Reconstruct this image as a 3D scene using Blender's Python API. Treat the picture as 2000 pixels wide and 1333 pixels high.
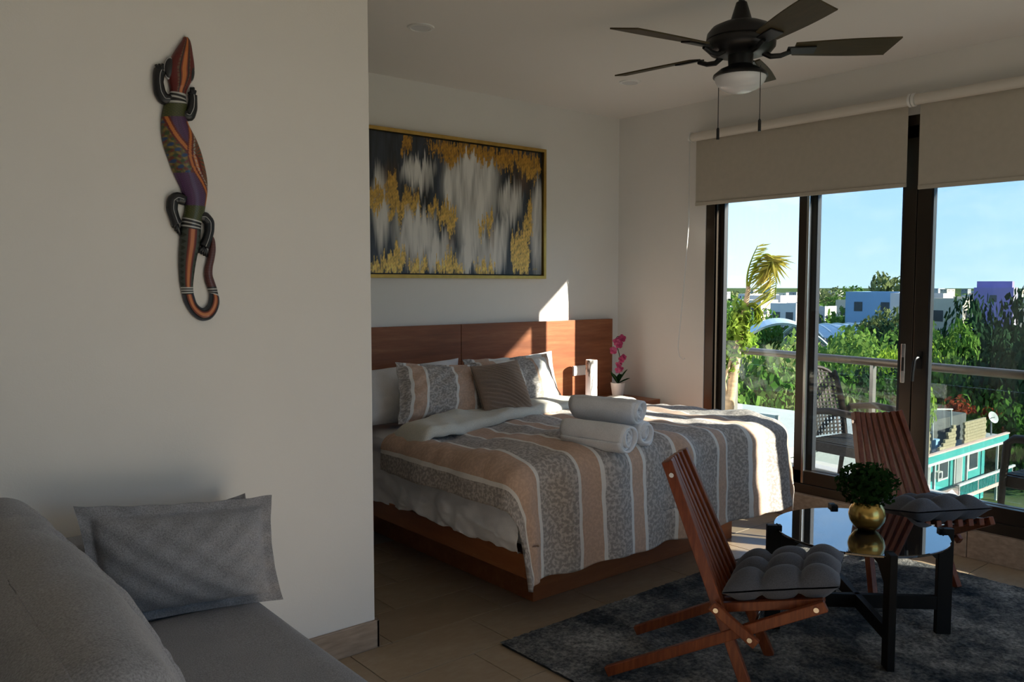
import bpy, bmesh, math, random
import numpy as np
from mathutils import Vector, Matrix
random.seed(7); RNG = np.random.default_rng(7)
for o in list(bpy.data.objects): bpy.data.objects.remove(o)
S = bpy.context.scene
PI = math.pi
COL = S.collection

# ------------------------------------------------------------------ camera
F_PX, PITCH, YAW, CAM_H = 1619.0, math.atan(109/1619.0), math.radians(39.753), 1.5
cam = bpy.data.cameras.new('camera'); cam_o = bpy.data.objects.new('camera', cam); COL.objects.link(cam_o)
cam.sensor_width = 36.0; cam.lens = F_PX/2000*36.0; cam.clip_end = 6000; cam.clip_start = .05
cam_o.location = (0, 0, CAM_H); cam_o.rotation_euler = (PI/2-PITCH, 0, -YAW)
S.camera = cam_o
# ------------------------------------------------------------------ world
SKY_STRENGTH = 1.35
w = bpy.data.worlds.new('world'); S.world = w; w.use_nodes = True
nt = w.node_tree; N = nt.nodes; L = nt.links; N.clear()
tc = N.new('ShaderNodeTexCoord'); sp = N.new('ShaderNodeSeparateXYZ'); L.new(tc.outputs['Generated'], sp.inputs[0])
rp = N.new('ShaderNodeValToRGB'); L.new(sp.outputs['Z'], rp.inputs[0])
els = rp.color_ramp.elements
els[0].position = 0.0; els[0].color = (.50, .69, .80, 1)
els[1].position = 1.0; els[1].color = (.16, .33, .66, 1)
for p, c in ((.08, (.40, .62, .86, 1)), (.22, (.26, .49, .82, 1)), (.5, (.19, .40, .76, 1))):
    e = els.new(p); e.color = c
mp = N.new('ShaderNodeMapping'); mp.inputs['Scale'].default_value = (1.6, 1.6, 4.5); L.new(tc.outputs['Generated'], mp.inputs[0])
cl = N.new('ShaderNodeTexNoise'); cl.inputs['Scale'].default_value = 2.3; cl.inputs['Detail'].default_value = 7; cl.inputs['Roughness'].default_value = .62
L.new(mp.outputs[0], cl.inputs[0])
cr = N.new('ShaderNodeValToRGB'); cr.color_ramp.elements[0].position = .5; cr.color_ramp.elements[1].position = .78
cr.color_ramp.elements[1].color = (.6, .6, .6, 1)
L.new(cl.outputs[0], cr.inputs[0])
mx = N.new('ShaderNodeMix'); mx.data_type = 'RGBA'; L.new(cr.outputs[0], mx.inputs[0]); L.new(rp.outputs[0], mx.inputs[6]); mx.inputs[7].default_value = (.82, .88, .92, 1)
bg = N.new('ShaderNodeBackground'); bg.inputs[1].default_value = SKY_STRENGTH; L.new(mx.outputs[2], bg.inputs[0])
wo = N.new('ShaderNodeOutputWorld'); L.new(bg.outputs[0], wo.inputs[0])
# ------------------------------------------------------------------ sun
sun = bpy.data.lights.new('sun', 'SUN'); sun.energy = 12.5; sun.angle = math.radians(.6); sun.color = (1.0, .90, .76)
sun_o = bpy.data.objects.new('sun', sun); COL.objects.link(sun_o); sun_o.location = (12, -14, 9)
SUN_DIR = Vector((-.60, 1.0, -.50))
sun_o.rotation_euler = SUN_DIR.to_track_quat('-Z', 'Y').to_euler()
# daylight portals in the balcony doors and the added rear opening
def portal(loc, rot, sx, sy):
    l = bpy.data.lights.new('daylight_portal', 'AREA'); l.shape = 'RECTANGLE'; l.size = sx; l.size_y = sy
    l.cycles.is_portal = True
    o = bpy.data.objects.new('daylight_portal', l); COL.objects.link(o); o.location = loc; o.rotation_euler = rot
portal((4.98, 2.2, 1.15), (PI/2, 0, PI/2), 2.9, 2.0)
portal((2.95, -2.7, 1.3), (PI/2, 0, 0), 2.9, 2.6)
S.view_settings.view_transform = 'Standard'; S.view_settings.look = 'None'
S.view_settings.exposure = 1.0; S.view_settings.gamma = 1.0; S.view_settings.use_curve_mapping = False

# ------------------------------------------------------------------ pixel helpers (survey of the place)
_fw = np.array([math.sin(YAW)*math.cos(PITCH), math.cos(YAW)*math.cos(PITCH), -math.sin(PITCH)])
_rt = np.array([math.cos(YAW), -math.sin(YAW), 0.]); _up = np.cross(_rt, _fw); _C = np.array([0, 0, CAM_H])
def ray(x, y): return _fw*F_PX + _rt*(x-1000) - _up*(y-666.5)
def onz(x, y, z): d = ray(x, y); return Vector(_C + d*((z-CAM_H)/d[2]))
def onx(x, y, X): d = ray(x, y); return Vector(_C + d*(X/d[0]))
def ony(x, y, Y): d = ray(x, y); return Vector(_C + d*(Y/d[1]))
def far(x, y, r): d = ray(x, y); return Vector(_C + d*(r/math.hypot(d[0], d[1])))

# ------------------------------------------------------------------ materials
MATS = {}
def _new(name):
    m = bpy.data.materials.new(name); m.use_nodes = True; MATS[name] = m
    n = m.node_tree; return m, n, n.nodes['Principled BSDF']
def _objcoord(n, scale=(1, 1, 1)):
    t = n.nodes.new('ShaderNodeTexCoord'); mp = n.nodes.new('ShaderNodeMapping'); mp.inputs['Scale'].default_value = scale
    n.links.new(t.outputs['Object'], mp.inputs[0]); return mp.outputs[0]
def _noise(n, vec, scale, detail=4, rough=.55):
    t = n.nodes.new('ShaderNodeTexNoise'); t.inputs['Scale'].default_value = scale; t.inputs['Detail'].default_value = detail
    t.inputs['Roughness'].default_value = rough; n.links.new(vec, t.inputs['Vector']); return t.outputs[0]
def _ramp(n, fac, stops, interp='LINEAR'):
    r = n.nodes.new('ShaderNodeValToRGB'); r.color_ramp.interpolation = interp
    e = r.color_ramp.elements
    e[0].position = stops[0][0]; e[0].color = (*stops[0][1], 1); e[1].position = stops[-1][0]; e[1].color = (*stops[-1][1], 1)
    for p, c in stops[1:-1]:
        q = e.new(p); q.color = (*c, 1)
    n.links.new(fac, r.inputs[0]); return r.outputs[0]
def _bump(n, b, h, strength, dist=.01):
    bp = n.nodes.new('ShaderNodeBump'); bp.inputs['Strength'].default_value = strength; bp.inputs['Distance'].default_value = dist
    n.links.new(h, bp.inputs['Height']); n.links.new(bp.outputs[0], b.inputs['Normal'])
def _mixc(n, fac, a, b):
    m = n.nodes.new('ShaderNodeMix'); m.data_type = 'RGBA'
    for i, v in ((0, fac), (6, a), (7, b)):
        if isinstance(v, (int, float)): m.inputs[i].default_value = v
        elif isinstance(v, tuple): m.inputs[i].default_value = (*v, 1)
        else: n.links.new(v, m.inputs[i])
    return m.outputs[2]
def plain(name, col, rough=.6, metal=0., var=0., vscale=6., bump=0., bscale=60., spec=.5, stretch=(1, 1, 1), coat=0.):
    m, n, b = _new(name)
    b.inputs['Roughness'].default_value = rough; b.inputs['Metallic'].default_value = metal
    b.inputs['Specular IOR Level'].default_value = spec; b.inputs['Coat Weight'].default_value = coat
    b.inputs['Base Color'].default_value = (*col, 1)
    if var or bump:
        v = _objcoord(n, stretch)
        if var:
            f = _noise(n, v, vscale, 5)
            c = _ramp(n, f, [(.3, tuple(x*(1-var) for x in col)), (.7, tuple(min(1, x*(1+var)) for x in col))])
            n.links.new(c, b.inputs['Base Color'])
        if bump: _bump(n, b, _noise(n, v, bscale, 3), bump)
    return m
def wood(name, c1, c2, c3, scale=3., stretch=(1, 12, 12), rough=.4, coat=.15, spec=.4):
    m, n, b = _new(name); v = _objcoord(n, stretch)
    f = _noise(n, v, scale, 6, .6); f2 = _noise(n, v, scale*5, 3, .6)
    c = _ramp(n, f, [(.28, c1), (.5, c2), (.72, c3)])
    c = _mixc(n, f2, c, tuple(x*.72 for x in c2))
    g = n.nodes.new('ShaderNodeMix'); 
    n.links.new(c, b.inputs['Base Color']); b.inputs['Roughness'].default_value = rough; b.inputs['Coat Weight'].default_value = coat
    b.inputs['Coat Roughness'].default_value = .25; b.inputs['Specular IOR Level'].default_value = spec
    _bump(n, b, f2, .08, .003); return m
def fabric(name, col, var=.12, weave=900., bump=.25, rough=.95):
    m, n, b = _new(name); v = _objcoord(n)
    f = _noise(n, v, 260., 3); g = _noise(n, v, 7., 4)
    c = _ramp(n, f, [(.3, tuple(x*(1-2*var) for x in col)), (.7, tuple(min(1, x*(1+2*var)) for x in col))])
    c2 = _ramp(n, g, [(.3, (.88, .88, .88)), (.7, (1, 1, 1))])
    mm = n.nodes.new('ShaderNodeMix'); mm.data_type = 'RGBA'; mm.blend_type = 'MULTIPLY'; mm.inputs[0].default_value = 1
    n.links.new(c, mm.inputs[6]); n.links.new(c2, mm.inputs[7])
    n.links.new(mm.outputs[2], b.inputs['Base Color']); b.inputs['Roughness'].default_value = rough
    b.inputs['Sheen Weight'].default_value = .15; b.inputs['Specular IOR Level'].default_value = .2
    _bump(n, b, f, bump, .002); return m
def vcol(name, rough=.5, bump=0., metal=0., coat=0.):
    m, n, b = _new(name); a = n.nodes.new('ShaderNodeVertexColor'); a.layer_name = 'paint'
    n.links.new(a.outputs[0], b.inputs['Base Color']); b.inputs['Roughness'].default_value = rough; b.inputs['Metallic'].default_value = metal
    b.inputs['Coat Weight'].default_value = coat
    if bump: _bump(n, b, _noise(n, _objcoord(n), 90, 4), bump, .004)
    return m
def glass(name, tint, refl=.07):
    m = bpy.data.materials.new(name); m.use_nodes = True; MATS[name] = m; n = m.node_tree; n.nodes.clear()
    t = n.nodes.new('ShaderNodeBsdfTransparent'); t.inputs[0].default_value = (*tint, 1)
    g = n.nodes.new('ShaderNodeBsdfGlossy'); g.inputs['Roughness'].default_value = .01
    lw = n.nodes.new('ShaderNodeLayerWeight'); lw.inputs[0].default_value = .5
    pw = n.nodes.new('ShaderNodeMath'); pw.operation = 'POWER'; pw.inputs[1].default_value = 5.; n.links.new(lw.outputs['Facing'], pw.inputs[0])
    mu = n.nodes.new('ShaderNodeMath'); mu.operation = 'MULTIPLY_ADD'; mu.inputs[1].default_value = .5; mu.inputs[2].default_value = refl*.5; n.links.new(pw.outputs[0], mu.inputs[0])
    x = n.nodes.new('ShaderNodeMixShader'); n.links.new(mu.outputs[0], x.inputs[0]); n.links.new(t.outputs[0], x.inputs[1]); n.links.new(g.outputs[0], x.inputs[2])
    o = n.nodes.new('ShaderNodeOutputMaterial'); n.links.new(x.outputs[0], o.inputs[0]); return m
def leafmat(name, cols, trans=.35, scale=.35, spread=.25):
    m = bpy.data.materials.new(name); m.use_nodes = True; MATS[name] = m; n = m.node_tree; n.nodes.clear()
    v = _objcoord(n); f = _noise(n, v, scale, 5, .7)
    oi = n.nodes.new('ShaderNodeObjectInfo'); ad = n.nodes.new('ShaderNodeMath'); ad.operation = 'MULTIPLY_ADD'
    n.links.new(oi.outputs['Random'], ad.inputs[0]); ad.inputs[1].default_value = spread; n.links.new(f, ad.inputs[2])
    sb = n.nodes.new('ShaderNodeMath'); sb.operation = 'SUBTRACT'; n.links.new(ad.outputs[0], sb.inputs[0]); sb.inputs[1].default_value = spread/2
    k = len(cols); c = _ramp(n, sb.outputs[0], [(.25+.5*i/(k-1), cols[i]) for i in range(k)])
    d = n.nodes.new('ShaderNodeBsdfDiffuse'); t = n.nodes.new('ShaderNodeBsdfTranslucent'); n.links.new(c, d.inputs[0]); n.links.new(c, t.inputs[0])
    x = n.nodes.new('ShaderNodeMixShader'); x.inputs[0].default_value = trans; n.links.new(d.outputs[0], x.inputs[1]); n.links.new(t.outputs[0], x.inputs[2])
    o = n.nodes.new('ShaderNodeOutputMaterial'); n.links.new(x.outputs[0], o.inputs[0]); return m

plain('wall_paint', (.81, .79, .755), .85, var=.02, vscale=1.5, bump=.06, bscale=180)
plain('ceiling_paint', (.83, .80, .76), .9, bump=.04, bscale=150)
plain('white_gloss', (.8, .8, .78), .3)
plain('black_metal', (.012, .012, .013), .38, .3)
plain('bronze_frame', (.075, .060, .047), .30, .75)
plain('dark_gasket', (.01, .012, .016), .45)
plain('steel', (.62, .60, .56), .25, 1.)
plain('brushed_steel', (.50, .46, .42), .34, .9)
plain('blind_fabric', (.47, .43, .36), .9, var=.03, vscale=30, bump=.1, bscale=500)
plain('blind_tube', (.66, .62, .55), .5)
plain('gold_frame', (.55, .36, .10), .35, .85, var=.1, vscale=20)
plain('brass_pot', (.48, .33, .10), .24, 1., var=.08, vscale=14)
plain('white_ceramic', (.82, .81, .78), .35)
plain('mattress_white', (.80, .80, .85), .9, bump=.1, bscale=30)
fabric('white_linen', (.84, .84, .87), .03, bump=.12)
fabric('towel_white', (.90, .90, .93), .04, bump=.8)
fabric('sherpa', (.78, .75, .66), .06, bump=.9)
fabric('sofa_grey', (.275, .275, .295), .16, bump=.35)
fabric('sofa_dark', (.20, .20, .215), .16, bump=.35)
fabric('chair_cushion', (.085, .092, .112), .12, bump=.2)
fabric('brown_cushion_cloth', (.36, .265, .205), .08, bump=.2)
wood('chair_wood', (.085, .018, .007), (.19, .045, .015), (.34, .10, .03), 6., (14, 14, 1.2), .38, .15, .3)
wood('bed_wood', (.20, .062, .020), (.30, .098, .032), (.40, .15, .05), 2.2, (1.0, 9, 9), .42, .1)
wood('bed_wood_side', (.20, .062, .020), (.30, .098, .032), (.40, .15, .05), 2.2, (9, 1.0, 9), .42, .1)
wood('headboard_wood', (.15, .042, .015), (.29, .092, .034), (.47, .185, .08), 2.4, (.9, 1, 9), .42, .12)
wood('blade_wood', (.040, .030, .012), (.060, .046, .020), (.085, .066, .03), 5., (1.2, 10, 10), .55, .0, .2)
wood('table_black', (.004, .0035, .003), (.007, .006, .005), (.011, .009, .007), 5., (6, 6, 1), .55, .0, .15)
plain('glass_top', (.004, .006, .010), .03, 0, spec=.9, coat=1.)
plain('blade_dark', (.03, .024, .016), .35, coat=.2)
plain('plastic_brown', (.042, .033, .028), .55, spec=.25)
plain('frosted_glass', (.75, .76, .78), .25)
plain('travertine_base', (.36, .27, .20), .4, var=.22, vscale=9, bump=.06, bscale=60, stretch=(1, 3, 6))
plain('slab_white', (.42, .40, .37), .7, var=.06)
plain('grout', (.30, .285, .26), .8)
glass('clear_glass', (.97, .98, .975)); glass('tint_glass', (.80, .83, .84)); glass('pale_glass', (.88, .90, .90)); glass('screen_glass', (.90, .91, .92)); glass('rail_glass', (.86, .91, .895))
plain('soil', (.05, .035, .02), .95)
m, n, b = _new('tile_stone'); v = _objcoord(n, (1, 2.2, 1)); f = _noise(n, v, 3.2, 7, .62); g = _noise(n, v, 16, 5)
oi = n.nodes.new('ShaderNodeObjectInfo'); hs = n.nodes.new('ShaderNodeMath'); hs.operation = 'MULTIPLY_ADD'; n.links.new(oi.outputs['Random'], hs.inputs[0]); hs.inputs[1].default_value = .34; n.links.new(f, hs.inputs[2])
c = _ramp(n, hs.outputs[0], [(.32, (.30, .215, .135)), (.58, (.36, .275, .18)), (.85, (.43, .345, .24))]); c = _mixc(n, g, c, (.30, .215, .14))
n.links.new(c, b.inputs['Base Color']); b.inputs['Roughness'].default_value = .27; _bump(n, b, g, .05, .004)
m, n, b = _new('rug_pile'); v = _objcoord(n, (1, 1, 1)); f = _noise(n, v, 2.6, 8, .72); g = _noise(n, v, 60, 4, .7)
c = _ramp(n, f, [(.36, (.035, .045, .056)), (.45, (.11, .118, .12)), (.54, (.27, .262, .24)), (.66, (.52, .49, .43))])
c2 = _ramp(n, g, [(.38, (.18, .20, .23)), (.62, (1.0, 1, 1))])
mm = n.nodes.new('ShaderNodeMix'); mm.data_type = 'RGBA'; mm.blend_type = 'MULTIPLY'; mm.inputs[0].default_value = .8
n.links.new(c, mm.inputs[6]); n.links.new(c2, mm.inputs[7]); n.links.new(mm.outputs[2], b.inputs['Base Color']); b.inputs['Roughness'].default_value = 1
b.inputs['Specular IOR Level'].default_value = .05; _bump(n, b, g, 1., .02)
vcol('lizard_paint', .45, 0, 0, .15); vcol('canvas_paint', .42, .25)
# marble cylinder lamp
m, n, b = _new('marble_paper'); v = _objcoord(n, (1, 1, .35)); t = n.nodes.new('ShaderNodeTexWave'); t.inputs['Scale'].default_value = 9; t.inputs['Distortion'].default_value = 14; t.inputs['Detail'].default_value = 4; n.links.new(v, t.inputs[0])
c = _ramp(n, t.outputs['Fac'], [(0., (.12, .11, .10)), (.06, (.5, .48, .45)), (.13, (.80, .78, .75)), (1, (.84, .82, .80))]); n.links.new(c, b.inputs['Base Color']); b.inputs['Roughness'].default_value = .5
# striped cotton: stripes run along V, sequence across U
GREY, TAN, WHT = (.46, .415, .385), (.58, .40, .30), (.78, .75, .71)
def stripes(name, seq, total, dens=1.):
    m, n, b = _new(name); t = n.nodes.new('ShaderNodeTexCoord'); s = n.nodes.new('ShaderNodeSeparateXYZ'); n.links.new(t.outputs['UV'], s.inputs[0])
    stops, a = [], 0.
    for wd, c in seq: stops.append((a/total, c)); a += wd
    r = n.nodes.new('ShaderNodeValToRGB'); r.color_ramp.interpolation = 'CONSTANT'; e = r.color_ramp.elements
    e[0].position = 0; e[0].color = (*stops[0][1], 1); e[1].position = stops[-1][0]; e[1].color = (*stops[-1][1], 1)
    for p, c in stops[1:-1]:
        q = e.new(p); q.color = (*c, 1)
    n.links.new(s.outputs[0], r.inputs[0])
    mp = n.nodes.new('ShaderNodeMapping'); n.links.new(t.outputs['UV'], mp.inputs[0]); mp.inputs['Scale'].default_value = (total*dens, total*dens, 1)
    ns = _noise(n, mp.outputs[0], 62, 2, .5)
    wv = n.nodes.new('ShaderNodeTexVoronoi'); wv.feature = 'DISTANCE_TO_EDGE'; wv.inputs['Scale'].default_value = 48; n.links.new(mp.outputs[0], wv.inputs[0])
    ad = n.nodes.new('ShaderNodeMath'); ad.operation = 'MULTIPLY_ADD'; n.links.new(wv.outputs[0], ad.inputs[0]); ad.inputs[1].default_value = .55; n.links.new(ns, ad.inputs[2])
    fl = _ramp(n, ad.outputs[0], [(.40, (1.22, 1.22, 1.22)), (.52, (1.0, 1., 1.)), (.62, (.62, .62, .62))])
    mm = n.nodes.new('ShaderNodeMix'); mm.data_type = 'RGBA'; mm.blend_type = 'MULTIPLY'
    sat = n.nodes.new('ShaderNodeSeparateColor'); n.links.new(r.outputs[0], sat.inputs[0])
    fa = _ramp(n, sat.outputs['Red'], [(.0, (1, 1, 1)), (.45, (.9, .9, .9)), (.54, (.30, .30, .30)), (.7, (.05, .05, .05))])
    n.links.new(fa, mm.inputs[0]); n.links.new(r.outputs[0], mm.inputs[6]); n.links.new(fl, mm.inputs[7])
    n.links.new(mm.outputs[2], b.inputs['Base Color']); b.inputs['Roughness'].default_value = .85; b.inputs['Specular IOR Level'].default_value = .25
    b.inputs['Sheen Weight'].default_value = .1
    _bump(n, b, ad.outputs[0], .25, .004)

# ------------------------------------------------------------------ mesh helpers
class MB:
    def __init__(s): s.v = []; s.f = []
    def add(s, vs, fs):
        k = len(s.v); s.v += [tuple(x) for x in vs]; s.f += [tuple(i+k for i in f) for f in fs]; return s
    def box(s, x0, x1, y0, y1, z0, z1):
        return s.add([(x, y, z) for z in (z0, z1) for y in (y0, y1) for x in (x0, x1)],
                     [(0, 2, 3, 1), (4, 5, 7, 6), (0, 1, 5, 4), (2, 6, 7, 3), (0, 4, 6, 2), (1, 3, 7, 5)])
    def bar(s, p, q, wd, th, up=(0, 0, 1), taper=1.):
        p, q, up = Vector(p), Vector(q), Vector(up); d = (q-p).normalized(); a = d.cross(up)
        if a.length < 1e-5: a = d.cross(Vector((1, 0, 0)))
        a.normalize(); b = a.cross(d); vs = []
        for c, k in ((p, 1.), (q, taper)):
            for sa, sb in ((-1, -1), (1, -1), (1, 1), (-1, 1)): vs.append(c+a*sa*wd/2*k+b*sb*th/2*k)
        return s.add(vs, [(3, 2, 1, 0), (4, 5, 6, 7), (0, 1, 5, 4), (1, 2, 6, 5), (2, 3, 7, 6), (3, 0, 4, 7)])
    def tube(s, pts, r, n=8, cap=True):
        pts = [Vector(p) for p in pts]; m = len(pts); rs = r if isinstance(r, (list, tuple)) else [r]*m
        k0 = len(s.v); ref = None; vs = []; fs = []
        for i, p in enumerate(pts):
            t = (pts[min(i+1, m-1)]-pts[max(i-1, 0)]).normalized()
            if ref is None:
                ref = Vector((0, 0, 1)) if abs(t.z) < .9 else Vector((1, 0, 0))
            a = t.cross(ref); a.normalize(); b = a.cross(t); ref = b if b.length > 0 else ref
            for j in range(n):
                th = 2*PI*j/n; vs.append(p+(a*math.cos(th)+b*math.sin(th))*rs[i])
        for i in range(m-1):
            for j in range(n): fs.append((i*n+j, i*n+(j+1) % n, (i+1)*n+(j+1) % n, (i+1)*n+j))
        if cap: fs += [tuple(range(n-1, -1, -1)), tuple((m-1)*n+j for j in range(n))]
        return s.add(vs, fs)
    def lathe(s, prof, n=32, c=(0, 0, 0)):
        vs, fs = [], []
        for r, z in prof:
            for j in range(n): vs.append((c[0]+r*math.cos(2*PI*j/n), c[1]+r*math.sin(2*PI*j/n), c[2]+z))
        for i in range(len(prof)-1):
            for j in range(n): fs.append((i*n+j, i*n+(j+1) % n, (i+1)*n+(j+1) % n, (i+1)*n+j))
        if prof[0][0] > 1e-4: fs.append(tuple(range(n-1, -1, -1)))
        if prof[-1][0] > 1e-4: fs.append(tuple((len(prof)-1)*n+j for j in range(n)))
        return s.add(vs, fs)
    def build(s, name, mat, parent=None, smooth=False, bevel=0., loc=None, rot=None, struct=False):
        me = bpy.data.meshes.new(name); me.from_pydata(s.v, [], s.f); me.validate(); me.update()
        return mkobj(name, me, mat, parent, smooth, bevel, loc, rot, struct)
def mkobj(name, me, mat, parent=None, smooth=False, bevel=0., loc=None, rot=None, struct=False):
    o = bpy.data.objects.new(name, me); COL.objects.link(o)
    if mat is not None and not me.materials: me.materials.append(MATS[mat] if isinstance(mat, str) else mat)
    if smooth is True: me.polygons.foreach_set('use_smooth', [True]*len(me.polygons))
    elif smooth: 
        me.polygons.foreach_set('use_smooth', [True]*len(me.polygons)); me.set_sharp_from_angle(angle=math.radians(smooth))
    if parent is not None: o.parent = parent
    if loc is not None: o.location = loc
    if rot is not None: o.rotation_euler = rot
    if bevel:
        bm = o.modifiers.new('bevel', 'BEVEL'); bm.width = bevel; bm.segments = 2; bm.limit_method = 'ANGLE'
    if struct: o['kind'] = 'structure'
    return o
def grid(name, fn, nu, nv, mat, parent=None, uv=None, paint=None, closed_u=False, back=False, smooth=True):
    """fn(U,V) -> (n,3) array on a nu x nv grid of 0..1 parameters"""
    u = np.linspace(0, 1, nu); v = np.linspace(0, 1, nv); U, V = np.meshgrid(u, v, indexing='ij'); U, V = U.ravel(), V.ravel()
    P = fn(U, V); fs = []
    for i in range(nu-1):
        for j in range(nv-1): fs.append((i*nv+j, (i+1)*nv+j, (i+1)*nv+j+1, i*nv+j+1))
    me = bpy.data.meshes.new(name); me.from_pydata(P.tolist(), [], fs); me.update()
    if uv is not None:
        uu, vv = uv(U, V); lay = me.uv_layers.new(name='UVMap'); idx = np.empty(len(me.loops), dtype=np.int32); me.loops.foreach_get('vertex_index', idx)
        lay.data.foreach_set('uv', np.stack([uu[idx], vv[idx]], 1).ravel().astype(np.float32))
    if paint is not None:
        c = paint(U, V); a = me.color_attributes.new('paint', 'FLOAT_COLOR', 'POINT')
        a.data.foreach_set('color', np.concatenate([c, np.ones((len(c), 1))], 1).ravel().astype(np.float32))
    return mkobj(name, me, mat, parent, smooth)
def tag(o, label, cat, group=None):
    o['label'] = label; o['category'] = cat
    if group: o['group'] = group
    return o
def thing(name, label, cat, loc=(0, 0, 0), rotz=0., group=None):
    o = bpy.data.objects.new(name, None); COL.objects.link(o); o.location = loc; o.rotation_euler = (0, 0, rotz); o.empty_display_size = .1
    return tag(o, label, cat, group)
def dup(root, loc=None, rotz=None, label=None, scale=None, group=None):
    r = root.copy(); COL.objects.link(r)
    if loc is not None: r.location = loc
    if rotz is not None: r.rotation_euler = (0, 0, rotz)
    if label: r['label'] = label
    if scale: r.scale = scale
    if group: r['group'] = group
    for ch in root.children:
        c = ch.copy(); COL.objects.link(c); c.parent = r
        for g in ch.children:
            d = g.copy(); COL.objects.link(d); d.parent = c
    return r
def snoise(seed, freq, n=10):
    """sum-of-sines noise of two variables, about -1..1"""
    r = np.random.default_rng(seed); A = r.uniform(0, 2*PI, n); K = freq*r.uniform(.5, 1.5, n); Ph = r.uniform(0, 2*PI, n)
    return lambda x, y: sum(np.sin(K[i]*(x*math.cos(A[i])+y*math.sin(A[i]))+Ph[i]) for i in range(n))/(n**.5)/1.4
def smoothstep(a, b, x): t = np.clip((x-a)/(b-a), 0, 1); return t*t*(3-2*t)

# ================================================================== room shell
XW, YH, ZC = 4.83, 4.50, 2.79          # window wall, headboard wall, ceiling
YP, XP = 2.943, 1.708                  # partition wall face and its free end
X0, Y0 = -2.2, -2.6                    # rear of the room
fl = MB().box(X0, XW+.12, Y0, YH, -.12, -.004).build('floor', 'grout', struct=True)
tile_me = None
for r in range(-9, 19):
    ya = 2.93-.3*(r+1)+.0; yb = ya+.3
    if yb > 4.3 or ya < -.4: continue
    off = 1.583+((-.2*r) % .6)
    for k in range(-4, 7):
        xa = off+.6*k-.0; xb = xa+.6
        if xa < .9-.6 or xb > 5.2: continue
        xb2 = min(xb, XW-.03)
        if xb2-xa < .05: continue
        if tile_me is None or xb2 != xb:
            t = MB().box(0, xb2-xa-.004, 0, .296, -.02, 0); o = t.build('tile', 'tile_stone', fl, bevel=.0015)
            if xb2 == xb: tile_me = o.data
        else: o = mkobj('tile', tile_me, None, fl, bevel=.0015)
        o.location = (xa+.002, ya+.002, 0)
MB().box(X0, XW+.2, Y0, YH+.15, ZC, ZC+.2).build('ceiling', 'ceiling_paint', struct=True)
MB().box(X0, XW+.15, YH, YH+.15, -.1, ZC).build('wall_back', 'wall_paint', struct=True)
MB().box(X0, XP, YP, YP+.14, -.01, ZC).build('wall_partition', 'wall_paint', struct=True, bevel=.004)
MB().box(X0-.15, X0, Y0, YH, -.1, ZC).build('wall_left', 'wall_paint', struct=True)
# window wall: pier towards the corner, head above the doors, pier to the rear
wl = MB(); YA, YB, ZH = 3.665, .735, 2.47
wl.box(XW, XW+.15, YA, YH, -.1, ZC); wl.box(XW, XW+.15, YB, YA, ZH, ZC); wl.box(XW, XW+.15, Y0, YB, -.1, ZC)
wl.build('wall_right', 'wall_paint', struct=True)
RA, RB, RH = 1.5, 4.4, 2.62           # unseen glazed opening behind the camera, added to let more daylight in
MB().box(X0-.15, RA, Y0-.15, Y0, -.1, ZC).box(RB, XW+.15, Y0-.15, Y0, -.1, ZC).box(RA, RB, Y0-.15, Y0, RH, ZC).build('wall_rear', 'wall_paint', struct=True)
w2 = bpy.data.objects.new('added_rear_window', None); COL.objects.link(w2); w2['kind'] = 'structure'
for xk in (RA, RA+.95, RA+1.9, RB-.06): MB().box(xk, xk+.06, Y0-.10, Y0-.04, 0, RH).build('mullion', 'bronze_frame', w2)
MB().box(RA, RB, Y0-.10, Y0-.04, RH-.06, RH).box(RA, RB, Y0-.10, Y0-.04, 0, .06).build('rail', 'bronze_frame', w2)
MB().box(RA, RB, Y0-.075, Y0-.069, .06, RH-.06).build('pane', 'clear_glass', w2)
# baseboards
b_ = MB().box(X0, XP+.014, YP-.014, YP, 0, .116); b_.box(XP, XP+.014, YP-.014, YP+.154, 0, .116); b_.build('baseboard_partition', 'travertine_base', struct=True, bevel=.003)
MB().box(XP, XW-.03, YH-.014, YH, 0, .116).build('baseboard_back', 'travertine_base', struct=True)
MB().box(XW-.014, XW, YA+.04, YH-.014, 0, .116).build('baseboard_right', 'travertine_base', struct=True)
# travertine threshold step under the sliding doors
st = bpy.data.objects.new('trim_1', None); COL.objects.link(st); st['kind'] = 'structure'
yy = 2.93
for k, (ya, yb) in enumerate(((YA-.62, YA+.02), (YA-1.22, YA-.62), (YA-1.82, YA-1.22), (YA-2.42, YA-1.82), (YB-.02, YA-2.42))):
    MB().box(XW-.035, XW+.10, ya+.002, yb-.002, 0, .155).build('step_stone', 'travertine_base', st, bevel=.003)
# ------------------------------------------------------------------ sliding doors
wd = bpy.data.objects.new('window_1', None); COL.objects.link(wd); wd['kind'] = 'structure'
def part(name, mat, p, bev=.002, smooth=False, *boxes):
    m = MB()
    for bx in boxes: m.box(*bx)
    return m.build(name, mat, p, smooth, bev)
XG = XW+.03
part('jamb', 'bronze_frame', wd, .002, False, (XW+.005, XW+.12, YA-.075, YA, .155, ZH), (XW+.005, XW+.03, YA-.075, YA-.07, .155, ZH))
part('jamb', 'bronze_frame', wd, .002, False, (XW+.005, XW+.12, YB, YB+.075, .155, ZH))
part('head_rail', 'bronze_frame', wd, .002, False, (XW+.005, XW+.12, YB, YA, ZH-.06, ZH))
part('sill_track', 'bronze_frame', wd, .002, False, (XW+.0, XW+.12, YB, YA, .155, .215), (XW+.03, XW+.04, YB, YA, .215, .235), (XW+.085, XW+.095, YB, YA, .215, .235))
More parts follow.
